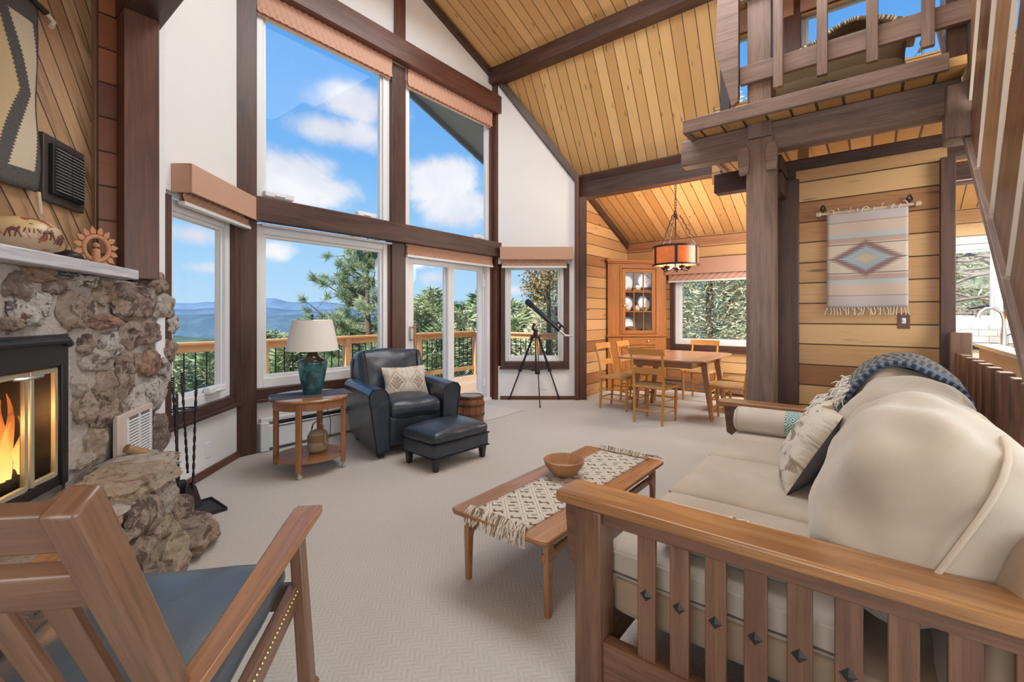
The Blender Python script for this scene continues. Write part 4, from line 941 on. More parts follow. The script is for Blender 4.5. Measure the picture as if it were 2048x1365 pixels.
# hearth: mortar body and rocks
mb = MB(); BR.box(mb, -2.0, -.44, .17, .47, 0, .43); fadd(mb, 'hearth_body', MORT, bevel=.02)
for (a, d, z, ra, rd, rz, k, sd_) in [(-.62, .40, .455, .30, .17, .06, 't', 3), (-.35, .36, .47, .17, .16, .05, 'g', 13), (-1.05, .36, .44, .26, .18, .05, 'g', 5), (-1.45, .36, .44, .22, .18, .05, 'b', 7), (-1.8, .36, .44, .2, .18, .05, 'b', 8),
                                       (-.80, .52, .36, .17, .07, .085, 'b', 9), (-.55, .52, .34, .10, .06, .09, 'g', 10), (-.45, .46, .36, .06, .08, .09, 't', 11), (-1.12, .52, .35, .16, .06, .09, 'b', 12),
                                       (-.60, .50, .20, .12, .09, .10, 't', 14), (-.43, .47, .19, .06, .09, .13, 'b', 15), (-.86, .52, .20, .15, .07, .09, 'b', 16), (-1.15, .52, .18, .15, .07, .1, 'g', 17), (-1.45, .52, .25, .15, .07, .14, 'b', 18), (-1.4, .52, .10, .2, .07, .1, 'b', 19),
                                       (-.64, .56, .09, .12, .10, .10, 't', 20), (-.40, .60, .085, .17, .12, .085, 'b', 21), (-.88, .56, .075, .14, .09, .085, 'b', 22), (-1.15, .55, .07, .15, .09, .08, 'g', 23), (-.28, .45, .12, .10, .12, .12, 'b', 24)]:
    rock(a, z, ra, rz, d, rd, ST[k], sd_, 0, .28)
# firebox: black steel surround, hood, brass framed doors, logs and flames
mb = MB()
for b in ((-.70, -.655, .0, .215, .50, 1.165), (-1.9, -1.65, .0, .215, .50, 1.165), (-1.65, -.70, .16, .225, 1.03, 1.165), (-1.65, -.70, .14, .205, .50, .545), (-1.65, -.70, -.12, -.10, .50, 1.165), (-1.65, -.70, -.12, .2, .50, .52), (-1.65, -.70, -.12, .2, 1.03, 1.05)): BR.box(mb, *b)
fadd(mb, 'firebox', plain('firebox_black_steel', (.03, .03, .034), .4, .4), bevel=.004)
mb = MB()
mb.tube([BR.p(-1.65, .24, 1.14), BR.p(-.72, .24, 1.14), BR.p(-.68, .23, 1.12)], .016, 8); fadd(mb, 'hood_edge', plain('firebox_black_steel', (.03, .03, .034), .4, .4), smooth=60)
for (a0, a1) in ((-.885, -.715), (-1.075, -.90), (-1.27, -1.09)):
    mb = MB()
    for b in ((a0, a0+.018, .19, .207, .55, 1.02), (a1-.018, a1, .19, .207, .55, 1.02), (a0+.018, a1-.018, .19, .207, .55, .57), (a0+.018, a1-.018, .19, .207, 1.0, 1.02)): BR.box(mb, *b)
    dr = fadd(mb, 'glass_door', BRASSP, bevel=.003); dr['label'] = 'brass framed glass fire door'
    mb = MB(); BR.box(mb, a0+.01, a1-.01, .197, .199, .56, 1.01); mb.v = [tuple(Vector(q)-FO) for q in mb.v]; mb.build('door_glass', glassmat('fire_glass', (.9, .88, .85)), dr)
mb = MB(); mb.tube([BR.p(-.98, .205, 1.0), BR.p(-.96, .23, 1.0), BR.p(-.86, .23, 1.0), BR.p(-.85, .205, 1.0)], .007, 6); fadd(mb, 'door_handle', STEEL, smooth=50)
BARKL = plain('charred_log', (.05, .035, .03), .9, bumpy=.01)
for i, (p0_, p1_, r_) in enumerate(((BR.p(-1.35, .06, .575), BR.p(-.80, .09, .57), .045), (BR.p(-1.28, -.02, .58), BR.p(-.84, .0, .585), .045), (BR.p(-1.2, .08, .65), BR.p(-.95, -.03, .66), .035))):
    mb = MB(); mb.tube([p0_, (p0_+p1_)/2+Vector((0, 0, .008)), p1_], r_, 10); fadd(mb, 'log', BARKL, smooth=60)
def _flame(t, p):
    z = t.sep(OBJ(t))[2]; k = t.step(z, .55, .85); p.inputs['Base Color'].default_value = (0, 0, 0, 1)
    t.put(p.inputs['Emission Color'], t.ramp(k, [(0, (1, .62, .22)), (.5, (1, .45, .10)), (1, (.9, .20, .03))])); p.inputs['Emission Strength'].default_value = 1.7
    n = t.noise(OBJ(t), 16, 3); t.put(p.inputs['Alpha'], t.m('MULTIPLY', t.m('SUBTRACT', 1.0, t.m('MULTIPLY', k, .75)), t.step(n, .25, .5)))
FLM = mat('flames', _flame)
for i, (a, h, w_) in enumerate(((-.78, .10, .014), (-.80, .17, .016), (-.825, .24, .02), (-.85, .31, .021), (-.87, .22, .02), (-.895, .34, .024), (-.92, .26, .022), (-.945, .30, .02), (-.97, .18, .02), (-1.0, .24, .022), (-.88, .15, .03), (-.93, .14, .03))):
    mb = MB(); q = BR.p(a, .10+.02*(i % 3), .60); pts = []; rs = []
    for k in range(12):
        u = k/11; pts.append(q+BR.u*(.025*math.sin(u*6+i*2)*u)+Vector((0, 0, h*u))); rs.append(w_*(math.sin(min(1, u*1.6+.25)*math.pi*.5))*(1-u)**.8+.001)
    mb.tube(pts, rs, 10); fadd(mb, 'flame', FLM, smooth=80)
lamp('fire_light', 'POINT', BR.p(-.92, .10, .80), (0, 0, 0), 4, (1, .5, .18), .08)
# mantel and grille
mb = MB(); BR.box(mb, -2.0, -.20, -.0, .30, 1.442, 1.495); fadd(mb, 'mantel_shelf', GREYW, bevel=.006)
g = MB(); BR.box(g, -.33, .075, .235, .26, .36, .72); o = fadd(g, 'air_grille', plain('pinkish_grille', (.60, .50, .45), .5), bevel=.004)
g = MB()
for i in range(17):
    z = .405+i*.0165
    for (a0, a1) in ((-.24, -.11), (-.10, .03)): g.bar(BR.p(a0, .262, z), BR.p(a1, .262, z), .013, .006, up=(.3, -.2, 1))
for b in ((-.245, -.238), (-.108, -.102), (.03, .036)): BR.box(g, b[0], b[1], .258, .27, .395, .69)
g.v = [tuple(Vector(q)-FO) for q in g.v]; gg = g.build('louvres', VINYL, o)
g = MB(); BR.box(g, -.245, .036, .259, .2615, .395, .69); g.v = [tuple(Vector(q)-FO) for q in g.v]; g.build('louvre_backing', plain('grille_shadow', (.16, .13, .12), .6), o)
o = MB().tube([BR.p(-.30, .37, .505), BR.p(-.37, .31, .56)], [.026, .023], 10).build('driftwood_stub', DRIFT, smooth=50); tag(o, 'short brown wood stub leaning on the grille above the hearth', 'wood stub')
# black frame vent high on the breast
t = empty('wall_vent', BR.p(-.30, 0, 1.96), 0, 'black framed louvred vent on the diagonal boards', 'vent'); L = Vector(t.location)
mb = MB(); BR.box(mb, -.465, -.135, .0, .025, 1.80, 2.125); mb.v = [tuple(Vector(q)-L) for q in mb.v]; mb.build('frame', plain('bronze_black', (.075, .06, .055), .4, .3), t, bevel=.004)
mb = MB(); BR.box(mb, -.43, -.17, .025, .045, 1.84, 2.085); mb.v = [tuple(Vector(q)-L) for q in mb.v]; mb.build('grille_plate', BLACKM, t, bevel=.004)
mb = MB()
for i in range(14):
    for (a0, a1) in ((-.415, -.305), (-.295, -.185)): mb.bar(BR.p(a0, .05, 1.862+i*.0155), BR.p(a1, .05, 1.862+i*.0155), .01, .006, up=(.3, -.2, 1))
mb.v = [tuple(Vector(q)-L) for q in mb.v]; mb.build('louvres', plain('vent_louvre', (.26, .25, .25), .4, .3), t)
# hanging rug on the breast
def _navajo(t, p):
    s = t.sep(UV(t)); x, y = s[0], s[1]     # x from right edge leftwards (m), y from the bottom (m)
    saw = t.m('MULTIPLY', t.m('ABSOLUTE', t.m('SUBTRACT', t.m('FRACT', t.m('MULTIPLY', y, 62.0)), .5)), .022)
    wave = t.m('MULTIPLY', t.m('ABSOLUTE', t.m('SUBTRACT', y, .43)), .42)
    a = t.m('ADD', t.m('SUBTRACT', x, wave), saw)
    inb = t.m('MULTIPLY', t.m('GREATER_THAN', a, .052), t.m('LESS_THAN', a, .120))
    c2 = t.m('LESS_THAN', t.m('ADD', t.m('SUBTRACT', x, t.m('MULTIPLY', t.m('SUBTRACT', t.m('ABSOLUTE', t.m('SUBTRACT', y, .43)), .10), .22)), saw), .004)
    edge = t.m('MAXIMUM', t.m('LESS_THAN', y, .085), t.m('GREATER_THAN', y, .75))
    edge = t.m('MAXIMUM', edge, t.m('LESS_THAN', x, .012))
    cream = t.mix(t.m('GREATER_THAN', a, .120), (.60, .50, .36), (.58, .42, .22))
    c = t.mix(t.m('MAXIMUM', t.m('MAXIMUM', inb, c2), edge), cream, (.045, .043, .048))
    nn = t.noise(UV(t), 90, 3); c = t.mix(t.m('MULTIPLY', nn, .35), c, (.25, .22, .18)); col(t, c); rough(t, .95); bump(t, t.noise(UV(t), 300, 3), .002, .5)
NAV = mat('banded_weaving', _navajo)
t = empty('hanging_rug', BR.p(-.9, .03, 2.2), 0, 'black and cream zigzag rug hanging on the diagonal boards', 'rug'); L = Vector(t.location)
mb = MB()
mb.grid(lambda u, v: BR.p(-.51-.75*u, .028+.012*math.sin(v*9+u*5)*(1-v)+.006*math.sin(u*17), 1.82+.86*v-.015*math.sin(u*3)), 30, 30, .75, .84)
mb.v = [tuple(Vector(q)-L) for q in mb.v]; o = mb.build('weaving', NAV, t, smooth=60); md = o.modifiers.new('t', 'SOLIDIFY'); md.thickness = .008
mb = MB(); mb.tube([BR.p(-1.3, .035, 2.69), BR.p(-.46, .035, 2.69)], .014, 8); mb.v = [tuple(Vector(q)-L) for q in mb.v]; mb.build('hanging_rod', BLACKM, t, smooth=60)
mb = MB(); mb.tube([BR.p(-.47, .04, 2.685), BR.p(-.44, .05, 2.665), BR.p(-.46, .05, 2.63)], .012, 6); 
mt_ = MB().tube([BR.p(-.53, .04, 1.82), BR.p(-.53, .045, 1.76), BR.p(-.525, .045, 1.72)], .008, 6); mt_.v = [tuple(Vector(q)-L) for q in mt_.v]; mt_.build('tie_cord', plain('cream_cord', (.6, .45, .33), .9), t, smooth=60)
mb.v = [tuple(Vector(q)-L) for q in mb.v]; mb.build('tie_cord', plain('cream_cord', (.6, .45, .33), .9), t, smooth=60)
# mantel ornaments 
def _pot(t, p):
    ob = OBJ(t); s = t.sep(ob); n = t.noise(ob, 9, 5, .6, 2.0); c = t.mix(t.step(s[2], .05, .14), (.42, .30, .20), (.60, .44, .22)); c = t.mix(t.step(n, .54, .58), c, (.30, .10, .05)); col(t, c); rough(t, .35)
q = BR.p(-.83, .15, 1.495)
t = empty('painted_gourd_pot', q, R(20), 'large round tan pot with reddish animal drawings on the mantel', 'pot')
MB().lathe([(.03, 0), (.07, .004), (.105, .03), (.122, .072), (.112, .112), (.078, .142), (.04, .152), (0, .154)], n=28).build('body', mat('painted_clay', _pot), t, smooth=60)
mb = MB()
for i, (a, z) in enumerate(((-40, .10), (-65, .125), (-15, .085), (-90, .10))):
    a = R(a-38); r_ = .1225; z = z*.85
    def P(da, dz): return Vector((math.cos(a+da)*(r_-.9*(abs(z+dz-.072))**1.7*5.5), math.sin(a+da)*(r_-.9*(abs(z+dz-.072))**1.7*5.5), z+dz))
    mb.tube([P(-.12, 0), P(0, .006), P(.12, .004), P(.17, .018)], [.005, .009, .007, .004], 6)
    for da, dd in ((-.11, -.04), (-.06, .01), (.08, -.01), (.12, .05)): mb.tube([P(da, 0), P(da+dd, -.014), P(da+dd*2, -.026)], [.004, .003, .002], 5)
mb.build('painted_figures', plain('dark_red_paint', (.16, .05, .03), .5), t, smooth=50)
q = BR.p(-.53, .15, 1.495)
t = empty('small_black_pot', q, 0, 'small squat black pot on the mantel', 'pot')
MB().lathe([(.02, 0), (.045, .006), (.058, .025), (.05, .042), (.022, .052), (.012, .06)], n=20).build('body', BLACKM, t, smooth=60)
MB().lathe([(.012, .058), (.008, .075), (.004, .085)], n=10).build('stopper', DRIFT, t, smooth=60)
q = BR.p(-.335, .17, 1.495)
TERR = plain('terracotta', (.50, .24, .13), .8)
t = empty('terracotta_sun', q, math.atan2(BR.u.y, BR.u.x)-R(25), 'terracotta sunburst ornament with a seated figure on the mantel', 'ornament')
mb = MB(); mb.tube([(math.cos(a)*.062, 0, .095+math.sin(a)*.062) for a in [i*math.pi/14 for i in range(28)]], .011, 8, closed=True); mb.build('ring', TERR, t, smooth=60)
mb = MB()
for i in range(14):
    a = R(-60+i*300/13+0)+0; a = R(-60)+i*R(300)/13; c_ = Vector((math.cos(a), 0, math.sin(a))); s_ = Vector((-c_.z, 0, c_.x)); b = Vector((0, 0, .095))+c_*.074
    mb.prism([(-.011, 0), (.011, 0), (.015, .018), (0, .042), (-.015, .018)], .008, Matrix((( s_.x, c_.x, 0, b.x), (0, 0, 1, -.004), (s_.z, c_.z, 0, b.z), (0, 0, 0, 1))))
mb.build('sun_rays', TERR, t, bevel=.002)
mb = MB(); mb.soft(0, 0, .012, .10, .05, .024, .01, 5); mb.soft(-.012, -.012, .055, .034, .03, .08, .014, 6); mb.lathe([(.0, 0), (.014, .008), (.015, .02), (0, .032)], (-.012, -.012, .095), 10); mb.build('figure', TERR, t, smooth=50)
# fireplace tools
t = empty('fireplace_tool_set', (1.02, 3.36, 0), 0, 'black wrought iron fireplace tools on a tray stand beside the hearth', 'fireplace tools')
MB().box(-.13, .14, -.13, .14, .0, .012).build('tray', IRON, t, bevel=.003)
mb = MB()
for b in ((-.13, .14, -.13, -.122), (-.13, .14, .132, .14), (-.13, -.122, -.122, .132), (.132, .14, -.122, .132)): mb.box(b[0], b[1], b[2], b[3], .012, .022)
mb.build('tray_rim', IRON, t)
MB().tube([(-.09, .02, 0.01), (-.09, .02, .76)], .008, 6).build('upright', IRON, t, smooth=60)
mb = MB(); mb.tube([(-.05+math.cos(a)*.075, .02+math.sin(a)*.075, .655) for a in [i*math.pi/10 for i in range(20)]], .005, 6, closed=True)
for k in range(3): a = k*2.1; mb.tube([(-.05, .02, .655), (-.05+math.cos(a)*.075, .02+math.sin(a)*.075, .655)], .004, 5)
mb.build('ring_holder', IRON, t, smooth=60)
def twist(p0_, p1_, r_):
    a, b = Vector(p0_), Vector(p1_); m_ = MB(); n = 40
    for o_ in (0, math.pi): m_.tube([a.lerp(b, i/n)+Vector((math.cos(i*.9+o_), math.sin(i*.9+o_), 0))*r_*.55 for i in range(n+1)], r_*.7, 5)
    return m_
for i, (a, b, nm) in enumerate((((-.07, .05, .20), (-.10, .06, .80), 'poker'), ((-.02, -.03, .14), (.00, -.02, .78), 'shovel_handle'), ((-.03, .03, .25), (-.06, .03, .83), 'brush_handle'))):
    o = twist(a, b, .007).build(nm, IRON, t, smooth=60)
    m_ = MB(); bb = Vector(b); m_.tube([bb+Vector((math.cos(k*1.3)*.008, math.sin(k*1.3)*.008, -.02+.0028*k)) for k in range(30)], .0035, 5); m_.build('coiled_grip', IRON, o, smooth=50)
mb = MB(); mb.prism([(-.055, 0), (.055, 0), (.05, .13), (.02, .17), (-.02, .17), (-.05, .13)], .008, Matrix.Translation((-.01, -.06, .04)) @ Matrix.Rotation(R(40), 4, 'Z') @ Matrix.Rotation(R(72), 4, 'X')); mb.build('shovel_blade', IRON, t, bevel=.003)
MB().soft(-.06, .05, .13, .06, .04, .16, .015, 6, wr=.006).build('brush_head', IRON, t, smooth=50)

# ---------------------------------------------------------------- end table, lamp, basket, barrel, mat
t = empty('end_table', (1.89, 3.585, 0), 0, 'round two tier cherry wood side table on casters under the lamp', 'side table')
MB().lathe([(0, .572), (.285, .572), (.30, .582), (.30, .592), (.292, .60), (0, .60)], n=48, caps=False).build('tabletop', CHERRY2, t, smooth=35)
MB().lathe([(.245, .515), (.27, .515), (.27, .572), (.245, .572), (.245, .515)], n=48, caps=False).build('apron', CHERRY2, t, smooth=35)
o = MB().lathe([(0, .11), (.255, .11), (.262, .118), (.262, .125), (0, .128)], n=40, caps=False).build('lower_shelf', CHERRY2, t, smooth=35)
for a in (135, 225, 315, 45):
    a = R(a); x, y = math.cos(a)*.262, math.sin(a)*.262; lg = MB().bar((x, y, .05), (x, y, .572), .042, .034, up=(math.cos(a), math.sin(a), 0)).build('leg', CHERRY2, t, bevel=.004)
    mb = MB().tube([(x, y, .05), (x, y, .035)], .008, 6); mb.lathe([(.0, -.009), (.016, -.009), (.019, 0), (.016, .009), (0, .009)], (x+.006, y, .02), 12, Matrix.Rotation(R(90), 4, 'X')); mb.build('caster', plain('caster_rubber', (.45, .44, .40), .5), lg, smooth=50)
def _runner(t_, p):
    s = t_.sep(UV(t_)); n = t_.noise(t_.xyz(t_.m('MULTIPLY', s[0], 60.0), t_.m('MULTIPLY', s[1], 400.0)), 1, 2); n2 = t_.m('GREATER_THAN', t_.m('SINE', t_.m('MULTIPLY', s[0], 170.0)), .6)
    c = t_.mix(n, (.035, .04, .055), (.10, .11, .14)); c = t_.mix(t_.m('MULTIPLY', n2, .3), c, (.16, .14, .14)); col(t_, c); rough(t_, .95)
mb = MB(); Mr = Matrix.Rotation(R(-18), 4, 'Z')
mb.grid(lambda u, v: Mr @ Vector((-.30+.62*u, -.14+.28*v, .6045-.03*max(0, abs(u-.5)-.47)*20*.5)), 30, 8, .62, .28)
o = mb.build('table_runner', mat('dark_woven_runner', _runner), smooth=60); o.location = (1.90, 3.60, 0); md = o.modifiers.new('t', 'SOLIDIFY'); md.thickness = .004; tag(o, 'dark woven place mat lying under the table lamp', 'place mat')
def _glaze(t_, p):
    ob = OBJ(t_); n = t_.noise(ob, 9, 5, .6, .8); n2 = t_.noise(ob, 4.2, 4, .6, .5); n3 = t_.noise(ob, 13, 3)
    c = t_.mix(t_.step(n, .40, .62), (.012, .065, .085), (.035, .19, .22)); c = t_.mix(t_.m('MULTIPLY', t_.step(n2, .50, .62), .85), c, (.055, .06, .07)); c = t_.mix(t_.m('MULTIPLY', t_.step(n3, .66, .72), .5), c, (.25, .10, .04))
    col(t_, c); rough(t_, .22); p.inputs['Coat Weight'].default_value = .6
t = empty('table_lamp', (1.925, 3.61, .607), 0, 'turquoise glazed urn table lamp with white drum shade', 'lamp')
MB().lathe([(0.068, 0), (0.073, .006), (0.081, .05), (0.095, .12), (0.108, .19), (0.115, .245), (0.114, .262), (0.104, .272), (0.071, .285), (0.050, .30), (0.040, .32), (0.035, .345)], n=36).build('urn_base', mat('turquoise_glaze', _glaze), t, smooth=50)
MB().lathe([(0.115, .254), (0.106, .272), (0.073, .286), (0.051, .301), (0.042, .32), (0.037, .346), (0.000, .346)], n=36, caps=False).build('bronze_neck', plain('bronze', (.13, .085, .05), .25, .8), t, smooth=50)
def _shadem(t_, p):
    n = t_.noise(t_.xyz(t_.m('MULTIPLY', t_.sep(UV(t_))[0], 300.0), t_.m('MULTIPLY', t_.sep(UV(t_))[1], 300.0)), 1, 2); col(t_, t_.mix(n, (.80, .77, .72), (.70, .67, .62))); rough(t_, .9)
mb = MB(); mb.lathe([(0.203, .352), (0.202, .352), (0.151, .600), (0.153, .600), (0.205, .352)], n=48, caps=False); mb.build('lamp_shade', mat('linen_shade', _shadem), t, smooth=40)
mb = MB(); mb.tube([(0, 0, .34), (0, 0, .62)], .004, 6); [mb.tube([(0, 0, .598), (math.cos(a)*.151, math.sin(a)*.151, .598)], .003, 5) for a in (0, 2.1, 4.2)]; mb.build('harp', BRASS, t, smooth=60)
MB().lathe([(0.003, .60), (0.007, .612), (0.003, .62), (0.011, .632), (0.007, .645), (0, .65)], n=12).build('finial', IRON, t, smooth=60)
def wick(nm, c1, c2):
    def f(t_, p):
        s = t_.sep(UV(t_)); a = t_.m('SINE', t_.m('MULTIPLY', s[0], 420.0)); b = t_.m('SINE', t_.m('MULTIPLY', s[1], 420.0)); h = t_.m('MULTIPLY', a, b)
        st = t_.step(t_.m('SINE', t_.m('ADD', t_.m('MULTIPLY', s[0], 62.0), 1.0)), .35, .6); c = t_.mix(st, c1, c2); c = t_.mix(t_.m('MULTIPLY', t_.step(h, -.2, -.7), .6), c, (.22, .14, .07)); col(t_, c); rough(t_, .7); bump(t_, h, .004, .9)
    return mat(nm, f)
t = empty('lidded_basket', (1.95, 3.57, .128), R(15), 'small woven lidded basket with arched handle on the lower shelf', 'basket')
WK = wick('wicker', (.55, .42, .26), (.34, .22, .12))
MB().lathe([(.065, 0), (.078, .01), (.088, .07), (.090, .115), (.086, .12)], n=28, sx=1.0, sy=.8).build('basket_body', WK, t, smooth=50)
MB().lathe([(.090, .118), (.088, .135), (.07, .165), (.035, .18), (0, .182)], n=28, sx=1, sy=.8, caps=False).build('lid', WK, t, smooth=50)
MB().tube([(0, -.075, .06), (0, -.078, .14), (0, -.055, .22), (0, 0, .255), (0, .055, .22), (0, .078, .14), (0, .075, .06)], .007, 8).build('handle', WK, t, smooth=60)
o = MB().tube([(2.44, 4.36, .35), (2.44, 4.30, .33), (2.45, 4.24, .20), (2.43, 4.22, .05), (2.3, 4.12, .012), (2.1, 3.98, .012), (1.98, 3.95, .01), (1.85, 4.0, .01)], .004, 6).build('lamp_cord', BLACKM, smooth=60); tag(o, 'thin black lamp cord running from the outlet to the carpet', 'cord')
def _barrel(t_, p):
    s = t_.sep(UV(t_)); q_ = t_.m('FLOOR', t_.m('MULTIPLY', s[1], 13.0)); rn = t_.rand(q_); g_ = t_.noise(t_.xyz(t_.m('MULTIPLY', s[0], 3.0), t_.m('MULTIPLY', s[1], 40.0)), 1, 5)
    c = t_.mix(t_.m('ADD', t_.m('MULTIPLY', rn, .6), t_.m('MULTIPLY', g_, .4)), (.10, .035, .018), (.30, .11, .045)); fr_ = t_.m('FRACT', t_.m('MULTIPLY', s[1], 13.0)); c = t_.mix(t_.m('LESS_THAN', fr_, .07), c, (.02, .01, .01)); col(t_, c); rough(t_, .3)
t = empty('small_barrel', (3.86, 3.66, 0), 0, 'small dark wooden keg standing beside the leather armchair', 'barrel')
MB().lathe([(.135, 0), (.155, .07), (.162, .16), (.155, .25), (.138, .32), (.128, .32), (.125, .308), (0, .308)], n=32).build('staves', mat('keg_wood', _barrel), t, smooth=40)
MB().lathe([(0, .309), (.124, .309), (.124, .314), (0, .314)], n=28, caps=False).build('lid', plain('keg_lid', (.28, .19, .15), .3), t, smooth=40)
for z, r_ in ((.03, .1465), (.105, .1605), (.215, .161), (.295, .1465)): MB().lathe([(r_, z-.012), (r_+.003, z-.012), (r_+.003, z+.012), (r_, z+.012)], n=32, caps=False).build('hoop', plain('keg_hoop', (.09, .05, .035), .4, .3), t, smooth=40)
mb = MB().soft(4.17, 3.92, .006, 1.15, .74, .012, .005, 6); o = mb.build('door_mat', plain('pale_grey_mat', (.60, .56, .52), .95, bumpy=.003), smooth=40); tag(o, 'pale grey doormat lying before the sliding door', 'mat')
# ---------------------------------------------------------------- leather armchair and ottoman
def _leather(t_, p):
    ob = OBJ(t_); vo = t_.new('ShaderNodeTexVoronoi'); t_.put(vo.inputs['Vector'], ob); vo.inputs['Scale'].default_value = 260
    n = t_.noise(ob, 5, 5, .6, .4); col(t_, t_.mix(n, (.012, .018, .030), (.036, .050, .072))); p.inputs['Coat Weight'].default_value = .35; p.inputs['Coat Roughness'].default_value = .22; rough(t_, t_.m('ADD', .24, t_.m('MULTIPLY', t_.noise(ob, 12, 4), .18)))
    bump(t_, t_.m('ADD', t_.m('MULTIPLY', vo.outputs['Distance'], .12), t_.m('MULTIPLY', t_.noise(ob, 7, 4, .55, .8), 1.4)), .012, .5)
LEA = mat('black_leather', _leather)
PIPE = plain('black_piping', (.008, .009, .012), .35)
fz = math.atan2(-.956, -.29)     # the chair faces this way
t = empty('leather_armchair', (2.82, 3.62, 0), fz+R(90), 'black leather club armchair with flared arms beside the side table', 'armchair')
# local: +Y is the back, -Y the front, x to the sides
for sx in (-1, 1):
    mb = MB(); P = [(.0, .075), (.115, .075), (.175, .50), (.18, .56), (.155, .60), (.10, .615), (.045, .60), (.015, .56), (.0, .50)]
    def arm(u, v, P=P, sx=sx):
        n_ = len(P); k = u*n_; i = int(k) % n_; f = k-int(k); a, b = P[i], P[(i+1) % n_]; x = a[0]+(b[0]-a[0])*f; z = a[1]+(b[1]-a[1])*f
        y = -.40+.76*v; q = .012*math.sin(math.pi*v); rr_ = 1
        return (sx*(.255+x+q*.5), y+(-.02 if v < .01 else 0), z+ (.01*math.sin(v*3.1)) if z > .3 else z)
    mb.grid(arm, 45, 16, 1.6, .8)
    mb.prism([(sx*(.255+x), z) for x, z in P], .02, Matrix.Translation((0, -.40, 0)) @ Matrix.Rotation(R(90), 4, 'X'))
    mb.prism([(sx*(.255+x), z) for x, z in P], -.02, Matrix.Translation((0, .36, 0)) @ Matrix.Rotation(R(90), 4, 'X'))
    o = mb.build('armrest', LEA, t, smooth=50, bevel=.0)
    MB().tube([(sx*(.255+x), -.422, z) for x, z in P], .0055, 6, closed=True).build('piping', PIPE, o, smooth=60)
mb = MB(); mb.soft(0, -.02, .23, .52, .74, .28, .03, 8); mb.build('seat_base', LEA, t, smooth=50)
MB().soft(0, -.085, .40, .505, .66, .15, .055, 14, .05, .012, crowny=.015).build('seat_cushion', LEA, t, smooth=60)
Mb = Matrix.Translation((0, .30, .58)) @ Matrix.Rotation(R(-13), 4, 'X')
mb = MB(); mb.soft(0, 0, 0, .68, .24, .60, .06, 16, .02, .016, M=Mb, crowny=.055); mb.build('backrest', LEA, t, smooth=60)
for sx in (-1, 1):
    MB().tube([Mb @ Vector((sx*(.245+.03*k_/8), -.12-.055*(1-((sx*.25)/.34)**2)*(1-((k_-4)/4.2)**2)*1.0, -.27+.07*k_)) for k_ in range(9)], .006, 6).build('back_seam', PIPE, t, smooth=60)
mb = MB(); mb.soft(0, .40, .45, .72, .10, .74, .04, 8, M=Matrix.Rotation(R(-3), 4, 'X')); mb.build('back_panel', LEA, t, smooth=50)
BLW = plain('black_wood', (.03, .026, .026), .4)
for x, y in ((-.31, -.34), (.31, -.34), (-.29, .36), (.29, .36)): MB().bar((x, y, 0), (x, y, .09), .05, .05, w1=.085, h1=.085, up=(0, 1, 0)).build('leg', BLW, t, bevel=.004)
t = empty('leather_ottoman', (2.735, 2.88, 0), R(-3), 'black leather footstool in front of the armchair', 'footstool')
MB().soft(0, 0, .165, .60, .43, .12, .015, 8).build('base', LEA, t, smooth=50)
MB().soft(0, 0, .262, .615, .445, .095, .042, 14, .04, .01).build('cushion', LEA, t, smooth=60)
MB().tube([(x, y, .218) for x, y in ((-.303, -.218), (.303, -.218), (.303, .218), (-.303, .218))], .006, 6, closed=True).build('piping', PIPE, t, smooth=60)
MB().tube([(x, y, .112) for x, y in ((-.303, -.218), (.303, -.218), (.303, .218), (-.303, .218))], .005, 6, closed=True).build('piping', PIPE, t, smooth=60)
for x, y in ((-.26, -.175), (.26, -.175), (-.26, .175), (.26, .175)): MB().bar((x, y, 0), (x, y, .11), .034, .034, w1=.055, h1=.055, up=(0, 1, 0)).build('leg', BLW, t, bevel=.003)
def _aztec(t_, p, base=(.62, .56, .49), dk=(.20, .15, .12), md_=(.36, .25, .17), scale=1.0):
    s = t_.sep(UV(t_)); x, y = s[0], s[1]
    xq = t_.m('DIVIDE', t_.m('FLOOR', t_.m('MULTIPLY', x, 110.0)), 110.0); yq = t_.m('DIVIDE', t_.m('FLOOR', t_.m('MULTIPLY', y, 90.0)), 90.0)
    u = t_.m('ABSOLUTE', t_.m('SUBTRACT', t_.m('FRACT', t_.m('MULTIPLY', xq, 4.6*scale)), .5)); v = t_.m('ABSOLUTE', t_.m('SUBTRACT', t_.m('FRACT', t_.m('ADD', t_.m('MULTIPLY', yq, 4.0*scale), .0)), .5))
    d = t_.m('ADD', t_.m('MULTIPLY', u, 1.1), v); r1 = t_.m('LESS_THAN', d, .32); r2 = t_.m('LESS_THAN', d, .15); r3 = t_.m('LESS_THAN', t_.m('ABSOLUTE', t_.m('SUBTRACT', d, .46)), .045)
    st = t_.m('GREATER_THAN', t_.m('FRACT', t_.m('MULTIPLY', x, 22.0)), .82)
    ch = t_.m('GREATER_THAN', t_.m('SINE', t_.m('MULTIPLY', t_.m('ADD', y, t_.m('MULTIPLY', t_.m('ABSOLUTE', t_.m('SUBTRACT', t_.m('FRACT', t_.m('MULTIPLY', x, 9.2*scale)), .5)), .12)), 150.0)), .3)
    c = t_.mix(t_.m('MULTIPLY', st, .4), base, md_); c = t_.mix(t_.m('MULTIPLY', r1, t_.m('ADD', .35, t_.m('MULTIPLY', ch, .65))), c, dk); c = t_.mix(r2, c, md_); c = t_.mix(t_.m('MULTIPLY', r3, .7), c, md_)
    c = t_.mix(t_.m('MULTIPLY', t_.noise(UV(t_), 200, 2), .35), c, base); col(t_, c); rough(t_, .95); bump(t_, t_.noise(UV(t_), 260, 3), .002, .5)
AZT = mat('aztec_pillow_fabric', _aztec)
cw = Vector((2.82, 3.62, 0)); fdir = Vector((-.29, -.956, 0)); rdir = Vector((fdir.y, -fdir.x, 0))*-1
